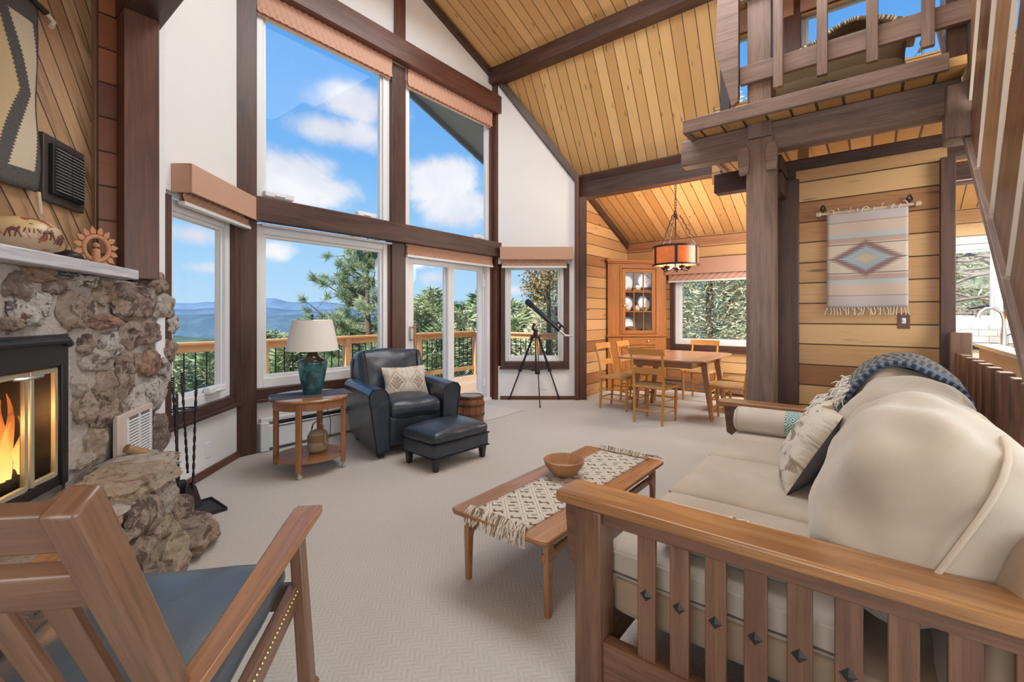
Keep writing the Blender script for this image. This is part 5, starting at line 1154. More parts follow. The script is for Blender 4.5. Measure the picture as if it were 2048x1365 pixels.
Mp = Matrix.Identity(4); xx = Vector((.956, -.29, 0)).normalized(); tl = R(20); zz = (fdir*math.cos(tl)+Vector((0, 0, 1))*math.sin(tl)); yy = zz.cross(xx).normalized()
Mp.col[0][:3] = xx; Mp.col[1][:3] = yy; Mp.col[2][:3] = zz
o = MB().pillow(.44, .30, .13, None, seed=2).build('aztec_pillow', AZT, smooth=70); Mp.col[3][:3] = cw+Vector((0, 0, .605))+fdir*.06+xx*.03; o.matrix_world = Mp
tag(o, 'cream and brown arrow patterned pillow in the leather armchair', 'pillow')
# ---------------------------------------------------------------- telescope
t = empty('telescope', (5.32, 3.77, 0), 0, 'black refractor telescope on a tripod at the angled window', 'telescope')
ctr = Vector((0, 0, .93)); feet = [Vector((-.10, .41, 0)), Vector((-.28, -.27, 0)), Vector((.365, -.17, 0))]
for f in feet:
    top = ctr+Vector((f.x, f.y, 0)).normalized()*.045; mid = top.lerp(f, .52); lg = MB()
    sd_ = Vector((-f.y, f.x, 0)).normalized()*.014
    lg.bar(top+sd_, mid+sd_, .010, .018); lg.bar(top-sd_, mid-sd_, .010, .018); o = lg.build('leg', BLACKM, t, bevel=.002)
    m_ = MB().bar(top.lerp(f, .42), f, .014, .018); m_.lathe([(0, 0), (.012, .004), (.009, .03)], f, 8); m_.build('lower_leg', BLACKM, o, bevel=.002)
    MB().bar(mid-Vector((0, 0, .02)), mid+Vector((0, 0, .02)), .045, .03).build('leg_clamp', IRON, o, bevel=.003)
MB().tube([(0, 0, .40), (0, 0, .93)], .011, 8).build('centre_column', BLACKM, t, smooth=60)
mb = MB(); [mb.tube([(0, 0, .46), ctr.lerp(f, .5)*1.0+Vector((0, 0, 0))], .005, 5) for f in feet]; mb.lathe([(.07, .455), (.07, .465), (0, .465)], n=20); mb.build('spreader_tray', IRON, t, smooth=50)
mb = MB().lathe([(.05, .915), (.055, .93), (.05, .95), (.028, .955), (.026, 1.0), (.034, 1.005), (.034, 1.03), (.02, 1.04)], n=16); mb.tube([(0, 0, 1.0), (-.03, .03, 1.06), (.0, .02, 1.12)], .022, 8); mb.build('mount_head', IRON, t, smooth=50)
rt = Vector((SH, -CH, 0)); dn = Vector((CH, SH, 0))
def vp(px, py, Z): r_ = (px-1024)/912; q = dn*Z+rt*(r_*Z)+Vector((0, 0, 1.25+(630-py)/912*Z)); return q-Vector((5.32, 3.77, 0))
A_ = vp(1054, 603, 6.78); B_ = vp(1120, 662, 6.42); ax = (B_-A_).normalized()
mb = MB().tube([A_, A_+ax*.11, A_+ax*.112, A_.lerp(B_, .85), B_-ax*.04, B_], [.043, .043, .036, .036, .034, .026], 18); mb.build('tube', plain('black_gloss', (.02, .02, .024), .25), t, smooth=40)
MB().tube([A_-ax*.002, A_+ax*.004], [.041, .041], 18).build('lens_cap', BLACKM, t, smooth=40)
MB().tube([B_, B_+ax*.07, B_+ax*.075, B_+ax*.12], [.022, .022, .018, .018], 12).build('focuser', STEEL, t, smooth=40)
d2 = (Vector((0, 0, 1))-ax*ax.z).normalized(); MB().tube([B_+ax*.10, B_+ax*.115-d2*.0+rt*.04, B_+ax*.115+rt*.09], [.016, .016, .014], 10).build('eyepiece', STEEL, t, smooth=40)
C_ = B_-ax*.10+d2*.075; MB().tube([C_, C_+ax*.03, C_+ax*.14, C_+ax*.17], [.018, .013, .012, .015], 10).build('finder_scope', IRON, t, smooth=40)
MB().bar(B_-ax*.03, B_-ax*.03+d2*.07, .01, .03).build('finder_bracket', IRON, t)
mb = MB(); q = Vector((0, 0, 1.06)); e = vp(1064, 675, 6.55); mb.tube([q+(q-e)*.2, e], .008, 8); mb.build('counterweight_rod', STEEL, t, smooth=50)
MB().tube([e+(q-e).normalized()*.03, e-(q-e).normalized()*.04], .026, 14).build('counterweight', plain('bronze_weight', (.16, .09, .07), .4, .5), t, smooth=40)
MB().tube([q, q+rt*.12-Vector((0, 0, .10)), q+rt*.17-Vector((0, 0, .16))], .004, 6).build('control_cable', STEEL, t, smooth=60)

# ---------------------------------------------------------------- dining corner
t = empty('dining_table', (5.87, 1.97, 0), 0, 'cherry drop leaf dining table with splayed legs and clipped corners', 'dining table')
x0, x1, y0, y1, cc = -.72, .74, -.52, .52, .10
MB().prism([(x0+cc, y0), (x1-cc, y0), (x1, y0+cc), (x1, y1-cc), (x1-cc, y1), (x0+cc, y1), (x0, y1-cc), (x0, y0+cc)], .022, Matrix.Translation((0, 0, .718))).build('tabletop', CHERRY, t, bevel=.006)
mb = MB()
for b in ((-.52, .55, -.36, -.335), (-.52, .55, .335, .36), (-.52, -.495, -.335, .335), (.525, .55, -.335, .335)): mb.box(b[0], b[1], b[2], b[3], .63, .718)
mb.build('apron', CHERRY, t, bevel=.003)
for x, y in ((-.17, .50), (.43, .48), (-.12, -.47), (.60, -.45)):
    xs = x*.90; ys = y*.80; MB().bar((x, y, 0), (xs, ys, .68), .045, .045, w1=.075, h1=.075, up=(0, 1, 0)).build('leg', CHERRY, t, bevel=.004)
def _rush(t_, p):
    s = t_.sep(OBJ(t_)); a = t_.m('ABSOLUTE', s[0]); b = t_.m('ABSOLUTE', t_.m('ADD', s[1], .0)); sel = t_.m('GREATER_THAN', a, b); k = t_.m('ADD', t_.m('MULTIPLY', a, sel), t_.m('MULTIPLY', b, t_.m('SUBTRACT', 1.0, sel)))
    w_ = t_.m('SINE', t_.m('MULTIPLY', k, 620.0)); c = t_.mix(t_.step(w_, -1, .6), (.28, .17, .07), (.52, .36, .18)); ln_ = t_.m('LESS_THAN', t_.m('ABSOLUTE', t_.m('SUBTRACT', a, b)), .006); c = t_.mix(t_.m('MULTIPLY', ln_, .6), c, (.2, .12, .05)); col(t_, c); rough(t_, .8); bump(t_, w_, .003, .7)
RUSH = mat('woven_rush', _rush)
def make_chair(label, W=HONEY):
    """local: +Y front, origin at the seat centre on the floor"""
    t = empty('dining_chair', (0, 0, 0), 0, label, 'chair', 'rush seated dining chairs')
    ob = MB().soft(0, 0, .425, .385, .36, .03, .014, 8).build('seat', RUSH, t, smooth=50)
    mb = MB(); mb.tube([(-.20, -.17, .418), (-.21, .0, .422), (-.215, .16, .424), (-.19, .195, .418), (.19, .195, .418), (.215, .16, .424), (.21, 0, .422), (.20, -.17, .418)], .015, 8); mb.tube([(-.2, -.175, .418), (.2, -.175, .418)], .014, 8); mb.build('seat_frame', W, t, smooth=60)
    for sx in (-1, 1):
        MB().lathe([(.011, 0), (.016, .015), (.013, .04), (.017, .10), (.020, .22), (.017, .27), (.022, .285), (.017, .30), (.022, .315), (.017, .33), (.022, .345), (.018, .36), (.020, .42)], (sx*.175, .175, 0), 12, Matrix.Rotation(R(-3), 4, 'X')).build('leg', W, t, smooth=60)
        MB().tube([(sx*.165, -.20, 0), (sx*.17, -.185, .2), (sx*.175, -.175, .43), (sx*.18, -.20, .62), (sx*.185, -.255, .83)], [.014, .017, .018, .016, .012], 10).build('back_post', W, t, smooth=60)
        for z in (.13, .26): MB().tube([(sx*.172, .175, z), (sx*.17, -.185, z+.01)], .008, 6).build('stretcher', W, t, smooth=60)
    for z in (.15, .27):
        m_ = MB(); m_.tube([(-.175, .178, z), (-.05, .178, z), (-.035, .178, z), (.035, .178, z), (.05, .178, z), (.175, .178, z)], [.007, .009, .013, .013, .009, .007], 8); m_.build('stretcher', W, t, smooth=60)
    MB().tube([(-.168, -.19, .15), (.168, -.19, .15)], .008, 6).build('stretcher', W, t, smooth=60)
    def slat(z0, z1, y0_, bow, th=.011, hw=.19):
        mb = MB()
        def f(u, v):
            k = u*2-1; zz_ = z0+(z1-z0)*v; return (k*hw, y0_-bow*(1-k*k)-(zz_-z0)*.28, zz_)
        mb.grid(f, 12, 3, hw*2, z1-z0); mb.grid(lambda u, v: Vector(f(1-u, v))+Vector((0, -th, 0)), 12, 3, hw*2, z1-z0)
        for v in (0, 1): mb.grid(lambda u, w_, v=v: Vector(f(u if v else 1-u, v))+Vector((0, -th*w_, 0)), 12, 1, hw*2, th)
        for u in (0, 1): mb.grid(lambda v, w_, u=u: Vector(f(u, v))+Vector((0, -th*w_, 0)), 3, 1, .05, th)
        return mb
    slat(.79, .865, -.225, .02, .016, .21).build('top_rail', W, t, smooth=40)
    slat(.575, .645, -.18, .015).build('back_slat', W, t, smooth=40)
    return t
CH1 = make_chair('honey maple chair with its back to the camera at the table end')
HON2 = wood('honey_maple_dark', (.42, .17, .055), (.30, .11, .035), .33, 1, .25)
CH1.location = (5.24, 2.0, 0); CH1.rotation_euler = (0, 0, R(-90-2))
for (x, y, rz, lab) in ((5.69, 2.66, 180, 'dining chair nearer the camera of the two on the left table side'), (6.30, 2.65, 180, 'dining chair in front of the corner cabinet'),
                        (7.0, 2.0, 88, 'dining chair at the far table end below the window'), (5.80, 1.30, 2, 'dining chair on the right table side beside the column'), (6.40, 1.30, 0, 'dining chair on the right table side farther from the camera')):
    c = copy_tree(CH1); c.location = (x, y, 0); c.rotation_euler = (0, 0, R(rz)); c['label'] = lab
# corner cabinet
t = empty('corner_cabinet', (6.86, 3.41, 0), math.atan2(-.66, .75), 'tall honey maple corner cupboard with a nine pane glass door', 'cabinet')
CW = 1.04; O_ = MB
W3 = wood('cabinet_amber_maple', (.46, .165, .026), (.34, .108, .014), .6, 1, 0)
def cb(x0, x1, y0, y1, z0, z1, nm, m=W3, bevel=.004, par=None): return MB().box(x0, x1, y0, y1, z0, z1).build(nm, m, par or t, bevel=bevel)
# front panel pieces with the door opening x .25-.83, z .93-2.0
mb = MB()
for b in ((0, .24, 0, .022, .05, 2.10), (.84, CW, 0, .022, .05, 2.10), (.24, .84, 0, .022, 2.02, 2.10), (.24, .84, 0, .022, .05, .10)): mb.box(*b)
mb.box(.24, .84, 0, .022, .70, .74); mb.box(.24, .84, 0, .022, .885, .925); mb.build('face_frame', W3, t, bevel=.003)
cb(-.02, CW+.02, -.045, .03, 2.10, 2.125, 'cornice'); cb(-.035, CW+.035, -.06, .03, 2.125, 2.16, 'cornice'); cb(-.015, CW+.015, -.03, .02, .885, .91, 'waist_moulding'); cb(0, CW, -.01, .02, 0, .05, 'plinth')
for x in (.21, .85): cb(x, x+.03, -.012, .01, .93, 2.06, 'pilaster')
mb = MB(); mb.prism([(0, .022), (CW, .022), (.80, .50), (.56, .66)], .02, Matrix.Translation((0, 0, 2.09))); mb.prism([(0, .022), (CW, .022), (.80, .50), (.56, .66)], .02, Matrix.Translation((0, 0, .05))); mb.build('top_panel', W3, t)
CREAMI = plain('cream_interior', (.66, .60, .50), .7)
mb = MB(); mb.bar((.02, .03, 1.08), (.56, .66, 1.08), .015, 2.0); mb.bar((CW-.02, .03, 1.08), (.56, .66, 1.08), .015, 2.0); mb.build('back_panel', CREAMI, t)
for z in (.93, 1.29, 1.65): mb = MB().prism([(.05, .03), (CW-.05, .03), (.78, .46), (.56, .62)], .018, Matrix.Translation((0, 0, z-.0))); mb.build('shelf', W3, t)
dr = MB()
for b in ((.245, .305, -.012, .012, .93, 2.01), (.775, .835, -.012, .012, .93, 2.01), (.305, .775, -.012, .012, .93, .99), (.305, .775, -.012, .012, 1.95, 2.01)): dr.box(*b)
for x in (.455, .625): dr.box(x-.008, x+.008, -.010, .010, .99, 1.95)
for z in (1.305, 1.63): dr.box(.305, .775, -.010, .010, z-.008, z+.008)
dr = dr.build('door', W3, t, bevel=.003); cb(.30, .78, .0, .003, .985, 1.955, 'door_glass', GLASS, 0, dr)
k_ = MB().lathe([(.006, 0), (.006, .015), (.013, .02), (.013, .03), (0, .034)], (.275, -.012, 1.40), 12, Matrix.Rotation(R(90), 4, 'X')).build('knob', BRASS, dr, smooth=50)
dw = cb(.245, .835, -.01, .02, .745, .88, 'drawer', bevel=.005); MB().lathe([(.006, 0), (.006, .015), (.014, .02), (.014, .03), (0, .034)], (.70, -.01, .81), 12, Matrix.Rotation(R(90), 4, 'X')).build('knob', BRASS, dw, smooth=50)
for x0_, x1_ in ((.245, .535), (.545, .835)): q_ = cb(x0_, x1_, -.008, .02, .105, .695, 'lower_door', bevel=.004); cb(x0_+.06, x1_-.06, -.014, .0, .165, .635, 'door_panel', bevel=.006, par=q_)
# dishes in the cabinet (own things), placed in the cabinet frame
Mc = Matrix.Translation(t.location) @ Matrix.Rotation(math.atan2(-.66, .75), 4, 'Z')
BLUE = plain('blue_rim', (.10, .16, .32), .3)
YEL = plain('yellow_glaze', (.62, .50, .22), .4); CREAM = plain('cream_glaze', (.66, .56, .40), .4); BRNP = plain('brown_glaze', (.26, .13, .08), .35); GRNP = plain('dark_green_glaze', (.07, .08, .06), .35)
def plate_(x, y, z, r_, lab):
    q = empty('plate', Mc @ Vector((x, y, z)), 0, lab, 'plate', 'plates in the corner cabinet'); q.rotation_euler = (R(78), 0, math.atan2(-.66, .75))
    MB().lathe([(0, 0), (r_*.62, 0), (r_*.7, .008), (r_, .018), (r_, .022), (r_*.68, .012), (0, .005)], n=28, caps=False).build('dish', PORC, q, smooth=50)
    MB().lathe([(r_*.74, .0135), (r_*.97, .0225), (r_, .0235)], n=28, caps=False).build('rim_band', BLUE, q, smooth=50)
for (x, y, z, r_, lb) in ((.40, .16, 1.80, .125, 'blue rimmed plate at the left of the top cabinet shelf'), (.69, .12, 1.81, .13, 'blue rimmed plate at the right of the top cabinet shelf'), (.40, .16, 1.44, .125, 'blue rimmed plate at the left of the middle cabinet shelf'), (.69, .12, 1.44, .13, 'blue rimmed plate at the right of the middle cabinet shelf'), (.42, .16, 1.08, .13, 'large plate leaning at the left of the bottom cabinet shelf'), (.52, .28, 1.80, .10, 'blue rimmed plate at the back middle of the top shelf')): plate_(x, y, z, r_, lb)
def pot_(nm, x, y, z, prof, m, lab, cat, group=None, extra=None):
    q = empty(nm, Mc @ Vector((x, y, z)), 0, lab, cat, group); MB().lathe(prof, n=20).build('body', m, q, smooth=50)
    if extra: extra(q)
def hnd(q, r_=.03, x=.04, z=.04): MB().tube([(x, 0, z+r_*.7), (x+r_, 0, z+r_*.5), (x+r_, 0, z-r_*.5), (x-.004, 0, z-r_*.6)], .004, 6).build('handle', PORC, q, smooth=60)
cup = [(.022, 0), (.034, .01), (.042, .05), (.044, .075), (.041, .075), (.036, .02), (0, .012)]
for i, (x, lb) in enumerate(((.335, 'white cup at the far left of the top shelf'), (.42, 'white cup second from the left on the top shelf'), (.55, 'white cup in the middle of the top shelf'), (.59, 'white cup right of the middle on the top shelf'))): pot_('cup', x, .07+.03*(i % 2), 1.668, cup, PORC, lb, 'cup', 'cups on the top cabinet shelf', hnd)
pot_('round_jar', .37, .08, 1.308, [(.03, 0), (.055, .02), (.062, .05), (.05, .085), (.03, .095), (0, .10)], CREAM, 'cream round jar at the left of the middle cabinet shelf', 'jar')
pot_('round_jar', .55, .09, 1.308, [(.03, 0), (.05, .02), (.055, .05), (.04, .085), (.02, .10), (0, .11)], CREAM, 'cream round jar in the centre of the middle cabinet shelf', 'jar')
pot_('footed_bowl', .70, .07, 1.308, [(.03, 0), (.012, .02), (.02, .03), (.065, .07), (.06, .072), (0, .04)], YEL, 'yellow footed bowl at the right of the middle cabinet shelf', 'bowl')
pot_('casserole_dish', .44, .10, .948, [(.06, 0), (.10, .02), (.115, .07), (.118, .085), (.06, .105), (0, .115)], BRNP, 'brown lidded casserole on the bottom cabinet shelf', 'dish')
pot_('small_lidded_dish', .68, .08, .948, [(.05, 0), (.065, .02), (.07, .055), (.04, .07), (.01, .085), (0, .09)], GRNP, 'small dark lidded dish on the bottom cabinet shelf', 'dish')
# chandelier
def _mica(t_, p):
    n = t_.noise(OBJ(t_), 14, 5, .6, 1.0); c = t_.mix(n, (.48, .075, .018), (.85, .24, .06)); col(t_, c); rough(t_, .4); t_.put(p.inputs['Emission Color'], c); p.inputs['Emission Strength'].default_value = .22; p.inputs['Transmission Weight'].default_value = .0
t = empty('chandelier', (6.10, 2.05, 1.88), 0, 'round iron chandelier with glowing amber mica shade over the dining table', 'chandelier')
Rr = .285
MB().lathe([(Rr, .03), (Rr+.003, .03), (Rr+.003, .27), (Rr, .27)], n=48, caps=False).build('mica_shade', mat('amber_mica', _mica), t, smooth=40)
for z0_, z1_ in ((.015, .04), (.255, .28)): MB().lathe([(Rr+.002, z0_), (Rr+.010, z0_), (Rr+.010, z1_), (Rr+.002, z1_), (Rr+.002, z0_)], n=48, caps=False).build('iron_band', IRON, t, smooth=40)
for k in range(6):
    a = k*math.pi/3+.35; x, y = math.cos(a), math.sin(a); MB().bar((x*(Rr+.008), y*(Rr+.008), .02), (x*(Rr+.008), y*(Rr+.008), .275), .035, .008, up=(x, y, 0)).build('strap', IRON, t)
for k in range(5):
    a = k*1.2566+.2; x, y = math.cos(a), math.sin(a)
    m_ = MB().tube([(0, 0, -.02), (x*.05, y*.05, .0), (x*.10, y*.10, -.035), (x*.15, y*.15, -.045), (x*.17, y*.17, -.01)], .010, 6); arm_ = m_.build('arm', IRON, t, smooth=60)
    MB().lathe([(.02, -.02), (.035, -.01), (.04, .01), (.022, .015)], (x*.16, y*.16, 0), 12).build('drip_cup', IRON, arm_, smooth=50)
    MB().lathe([(.014, .01), (.014, .10), (.012, .105)], (x*.16, y*.16, 0), 10).build('candle_sleeve', YEL, arm_, smooth=50)
    b_ = MB().lathe([(.006, .105), (.014, .125), (.010, .15), (0, .165)], (x*.16, y*.16, 0), 10).build('bulb', emit('warm_bulb', (1, .72, .38), 14), arm_, smooth=50)
MB().tube([(0, 0, -.05), (0, 0, .55), (0, 0, .72)], [.013, .010, .010], 8).build('stem', IRON, t, smooth=60)
m_ = MB().tube([(-.055, 0, .65), (-.06, 0, .69), (-.03, 0, .74), (0, 0, .755), (.03, 0, .74), (.06, 0, .69), (.055, 0, .65)], .009, 6); m_.build('crown_hook', IRON, t, smooth=60)
for k in range(3):
    a = k*2.094+.7; x, y = math.cos(a), math.sin(a); pts = [Vector((x*.055, y*.055, .69)).lerp(Vector((x*.26, y*.26, .275)), i/24)+Vector((math.cos(i*1.4)*.006, math.sin(i*1.4)*.006, 0)) for i in range(25)]; MB().tube(pts, .007, 6).build('hanging_rod', IRON, t, smooth=60)
m_ = MB(); z = .75
while z < 1.27:
    k = int(z*100) % 2; pts = [(math.cos(a)*.012*(1 if k else 0)+0, math.cos(a)*.012*(0 if k else 1), z+.022+math.sin(a)*.024) for a in [i*math.pi/6 for i in range(12)]]; m_.tube(pts, .0035, 5, closed=True); z += .037
m_.build('chain', IRON, t, smooth=60)
MB().lathe([(.06, 1.30), (.06, 1.28), (.02, 1.26), (0, 1.26)], n=20).build('ceiling_canopy', IRON, t, smooth=50)
lamp('chandelier_light', 'POINT', (6.10, 2.05, 2.08), (0, 0, 0), 48, (1, .80, .58), .12)
# ---------------------------------------------------------------- woven hanging on the cedar wall
def _saltillo(t_, p):
    s = t_.sep(UV(t_)); x, y = s[0], s[1]     # 0-.50, 0-.77 from the bottom
    st = [(0, (.50, .43, .44)), (.085, (.50, .43, .44)), (.09, (.40, .27, .22)), (.10, (.58, .44, .36)), (.17, (.58, .44, .36)), (.185, (.42, .48, .50)), (.215, (.42, .48, .50)), (.22, (.45, .30, .26)), (.25, (.45, .30, .26)), (.255, (.55, .42, .33)), (.268, (.10, .09, .11)), (.275, (.62, .50, .41))]
    e = t_.m('MINIMUM', y, t_.m('SUBTRACT', .77, y)); r_ = t_.ramp(t_.m('DIVIDE', e, .4), [(q/.4, c) for q, c in st]); t_.n[-1].color_ramp.interpolation = 'CONSTANT'
    for nd in t_.n:
        if nd.type == 'VALTORGB': nd.color_ramp.interpolation = 'CONSTANT'
    yc = t_.m('ABSOLUTE', t_.m('SUBTRACT', y, .385)); xc = t_.m('ABSOLUTE', t_.m('SUBTRACT', x, .25)); yqn = t_.m('DIVIDE', t_.m('FLOOR', t_.m('MULTIPLY', yc, 62.0)), 62.0)
    saw = t_.m('MULTIPLY', t_.m('FRACT', t_.m('MULTIPLY', yc, 62.0)), .048)
    d = t_.m('ADD', t_.m('ADD', t_.m('MULTIPLY', xc, .62), yqn), saw)
    dc = t_.ramp(t_.m('DIVIDE', d, .2), [(0, (.55, .42, .28)), (.28, (.30, .38, .40)), (.36, (.30, .43, .48)), (.55, (.20, .10, .10)), (.80, (.62, .50, .41))])
    for nd in t_.n:
        if nd.type == 'VALTORGB': nd.color_ramp.interpolation = 'CONSTANT'
    c = t_.mix(t_.m('LESS_THAN', d, .158), r_, dc); c = t_.mix(t_.m('MULTIPLY', t_.noise(UV(t_), 160, 3), .3), c, (.60, .52, .46)); col(t_, c); rough(t_, .95); bump(t_, t_.noise(UV(t_), 300, 3), .002, .5)
t = empty('woven_wall_hanging', FH.p(-.05, .03, 1.68), 0, 'woven southwestern wall hanging with a diamond and fringed ends', 'wall hanging'); L = Vector(t.location)
mb = MB(); mb.grid(lambda u, v: FH.p(-.285+.495*u, .03+.008*math.sin(u*8+v*3)*(1-v*.6)+.004*math.sin(v*15), 1.305+.765*v), 24, 30, .50, .77); mb.v = [tuple(Vector(q)-L) for q in mb.v]
o = mb.build('weaving', mat('southwest_weaving', _saltillo), t, smooth=60); md = o.modifiers.new('t', 'SOLIDIFY'); md.thickness = .006
mb = MB(); r4 = random.Random(2)
for k in range(26):
    s_ = -.28+.485*k/25; q = FH.p(s_, .035, 1.305); b = q+Vector((0, r4.gauss(0, .008), -.055)); mb.tube([q, (q+b)/2+Vector((r4.gauss(-.005, .004), r4.gauss(0, .006), 0)), b], [.004, .003, .0045], 5)
for k in range(14):
    s_ = -.28+.485*k/13; q = FH.p(s_, .045, 2.07); b = q+Vector((-.01, r4.gauss(0, .02), r4.uniform(-.035, .02))); mb.tube([q, (q+b)/2+Vector((-.008, 0, .012)), b], .0035, 5)
mb.v = [tuple(Vector(q)-L) for q in mb.v]; mb.build('fringe', plain('cream_cord', (.6, .45, .33), .9) if False else plain('cream_fringe', (.72, .64, .54), .9), t, smooth=60)
mb = MB().tube([FH.p(-.34, .035, 2.06), FH.p(.26, .035, 2.06)], .012, 8); mb.lathe([(0, -.02), (.02, -.01), (.02, .015), (0, .03)], FH.p(-.345, .035, 2.06), 12, Matrix.Rotation(R(90), 4, 'X')); mb.lathe([(0, -.03), (.02, -.015), (.02, .01), (0, .02)], FH.p(.265, .035, 2.06), 12, Matrix.Rotation(R(90), 4, 'X'))
mb.v = [tuple(Vector(q)-L) for q in mb.v]; mb.build('hanging_rod', plain('pale_peg', (.62, .48, .36), .6), t, smooth=50)
for a_ in (-.31, .215):
    m_ = MB(); c0 = FH.p(a_, .03, 2.10)-L
    for k in range(3): m_.tube([c0+Vector((-.004*k, math.cos(a)*.018*(1-.2*k), .018*k*.4+math.sin(a)*.018)) for a in [i*math.pi/6 for i in range(12)]], .003, 5, closed=True)
    m_.tube([c0, c0+Vector((0, 0, -.05))], .003, 5); m_.build('wire_hook', IRON, t, smooth=60)
# ---------------------------------------------------------------- coffee table, runner, bowl
t = empty('coffee_table', (2.14, 1.275, 0), 0, 'long low teak coffee table in front of the sofa', 'coffee table')
hx, hy, zt = .655, .272, .35
MB().prism([(-hx+.02, -hy), (hx-.02, -hy), (hx, -hy+.03), (hx, hy-.03), (hx-.02, hy), (-hx+.02, hy), (-hx, hy-.03), (-hx, -hy+.03)], .022, Matrix.Translation((0, 0, zt-.022))).build('tabletop', TEAK, t, bevel=.007)
for y in (-1, 1):
    MB().box(-hx+.06, hx-.06, y*.215-.011, y*.215+.011, zt-.12, zt-.085).build('side_rail', TEAK, t, bevel=.004)
for x in (-1, 1):
    MB().box(x*(hx-.10)-.011, x*(hx-.10)+.011, -.22, .22, zt-.065, zt-.022).build('end_rail', TEAK, t, bevel=.004)
    for y in (-1, 1):
        mb = MB(); lx, ly = x*(hx-.085), y*.225
        # leg profile with a bracket that sweeps into the rail
        prof = [(-.012, 0), (.010, 0), (.019, .20), (.03, .225), (.065, .245), (.065, .262), (.035, .268), (.024, .30), (.024, .328), (-.020, .328), (-.022, .2)]
        M = Matrix(((-x, 0, 0, lx), (0, 0, 1, ly-.014), (0, 1, 0, 0), (0, 0, 0, 1))); mb.prism(prof, .028, M); mb.build('leg', TEAK, t, bevel=.006)
def _runner2(t_, p):
    s = t_.sep(UV(t_)); x, y = s[0], s[1]
    def fr(a): return t_.m('ABSOLUTE', t_.m('SUBTRACT', t_.m('FRACT', a), .5))
    a = t_.m('ADD', t_.m('MULTIPLY', x, 9.5), t_.m('MULTIPLY', y, 9.5)); b = t_.m('SUBTRACT', t_.m('MULTIPLY', x, 9.5), t_.m('MULTIPLY', y, 9.5))
    la = fr(a); lb = fr(b); line = t_.m('GREATER_THAN', t_.m('MAXIMUM', la, lb), .445); line2 = t_.m('MULTIPLY', t_.m('GREATER_THAN', t_.m('MAXIMUM', la, lb), .30), t_.m('LESS_THAN', t_.m('MAXIMUM', la, lb), .345))
    hk = t_.m('MULTIPLY', t_.m('LESS_THAN', t_.m('MAXIMUM', la, lb), .30), t_.m('GREATER_THAN', t_.m('SINE', t_.m('ADD', t_.m('MULTIPLY', x, 150.0), t_.m('MULTIPLY', t_.m('SINE', t_.m('MULTIPLY', y, 120.0)), 1.6))), .15))
    k = t_.m('MAXIMUM', t_.m('MULTIPLY', line2, .5), hk); k = t_.m('MULTIPLY', k, t_.m('SUBTRACT', 1.0, line))
    c = t_.mix(k, (.66, .60, .52), (.13, .085, .06)); c = t_.mix(t_.m('MULTIPLY', line, t_.m('GREATER_THAN', t_.m('MAXIMUM', la, lb), .485)), c, (.20, .16, .13)); c = t_.mix(t_.m('MULTIPLY', t_.noise(UV(t_), 260, 2), .25), c, (.45, .38, .32)); col(t_, c); rough(t_, .95); bump(t_, t_.noise(UV(t_), 300, 3), .003, .6)
t = empty('fringed_runner', (2.14, 1.27, .352), R(-1.5), 'cream and brown diamond patterned table runner with thick fringe', 'table runner')
mb = MB(); L_ = .60; mb.grid(lambda u, v: (-L_+2*L_*u+.012*math.sin(v*7)*(1 if u in (0, 1) else 0), -.155+.31*v, .001+.0015*math.sin(u*31+v*4)**2), 40, 10, 2*L_, .31); o = mb.build('weaving', mat('runner_weave', _runner2), t, smooth=60); md = o.modifiers.new('t', 'SOLIDIFY'); md.thickness = .004; md.offset = 1
FRG = [plain('cream_fringe', (.72, .64, .54), .9), plain('brown_fringe', (.24, .17, .125), .9)]
r5 = random.Random(4)
for ci in (0, 1):
    mb = MB()
    for e in (-1, 1):
        for k in range(105 if ci == 0 else 70):
            y = r5.uniform(-.16, .16); q = Vector((e*L_*.995, y, .006)); a = r5.gauss(0, .018); ln_ = r5.uniform(.05, .075) if e < 0 else r5.uniform(.035, .05)
            over = e < 0
            if over: pts = [q, q+Vector((e*.025, a*.4, .014+r5.random()*.008)), q+Vector((e*.052, a, -.004)), q+Vector((e*(.06+r5.random()*.01), a*1.5, -.035-r5.random()*.025))]
            else: pts = [q, q+Vector((e*.015, a*.4, .014+r5.random()*.012)), q+Vector((e*.03, a*1.4, .010+r5.random()*.01)), q+Vector((e*.042, a*2.2, .004+r5.random()*.004))]
            mb.tube(pts, [.0022, .0028, .0026, .002], 4, caps=False)
    mb.build('fringe', FRG[ci], t, smooth=60)
t = empty('wooden_bowl', (2.17, 1.345, .358), 0, 'turned wooden bowl standing on the table runner', 'bowl')
BW = wood('bowl_wood', (.42, .21, .10), (.31, .145, .065), .4, .6)
MB().lathe([(0, 0), (.045, 0), (.055, .004), (.085, .03), (.108, .065), (.114, .088), (.108, .092), (.103, .088), (.088, .05), (.055, .018), (0, .012)], n=40, caps=False).build('bowl_body', BW, t, smooth=50)
# ---------------------------------------------------------------- sofa
def _cloth(t_, p, c1=(.44, .365, .29), c2=(.52, .44, .36)):
    ob = OBJ(t_); n = t_.noise(ob, 2.3, 4, .6, .6); col(t_, t_.mix(t_.step(n, .35, .65), c1, c2)); rough(t_, .85); p.inputs['Sheen Weight'].default_value = .4; bump(t_, t_.m('ADD', t_.m('MULTIPLY', t_.noise(ob, 340, 2), .1), t_.m('MULTIPLY', t_.noise(ob, 4, 3, .5, .9), 1.5)), .018, .35)
SUEDE = mat('beige_suede', _cloth)
SUEDE2 = mat('tan_suede', lambda t_, p: _cloth(t_, p, (.34, .225, .145), (.40, .28, .19)))
WELT = plain('beige_piping', (.56, .47, .38), .8); WELTD = plain('dark_piping', (.12, .09, .07), .8)
t = empty('sofa', (2.46, .3, 0), 0, 'craftsman wooden frame sofa with beige cushions and slatted arms', 'sofa'); L = Vector(t.location)
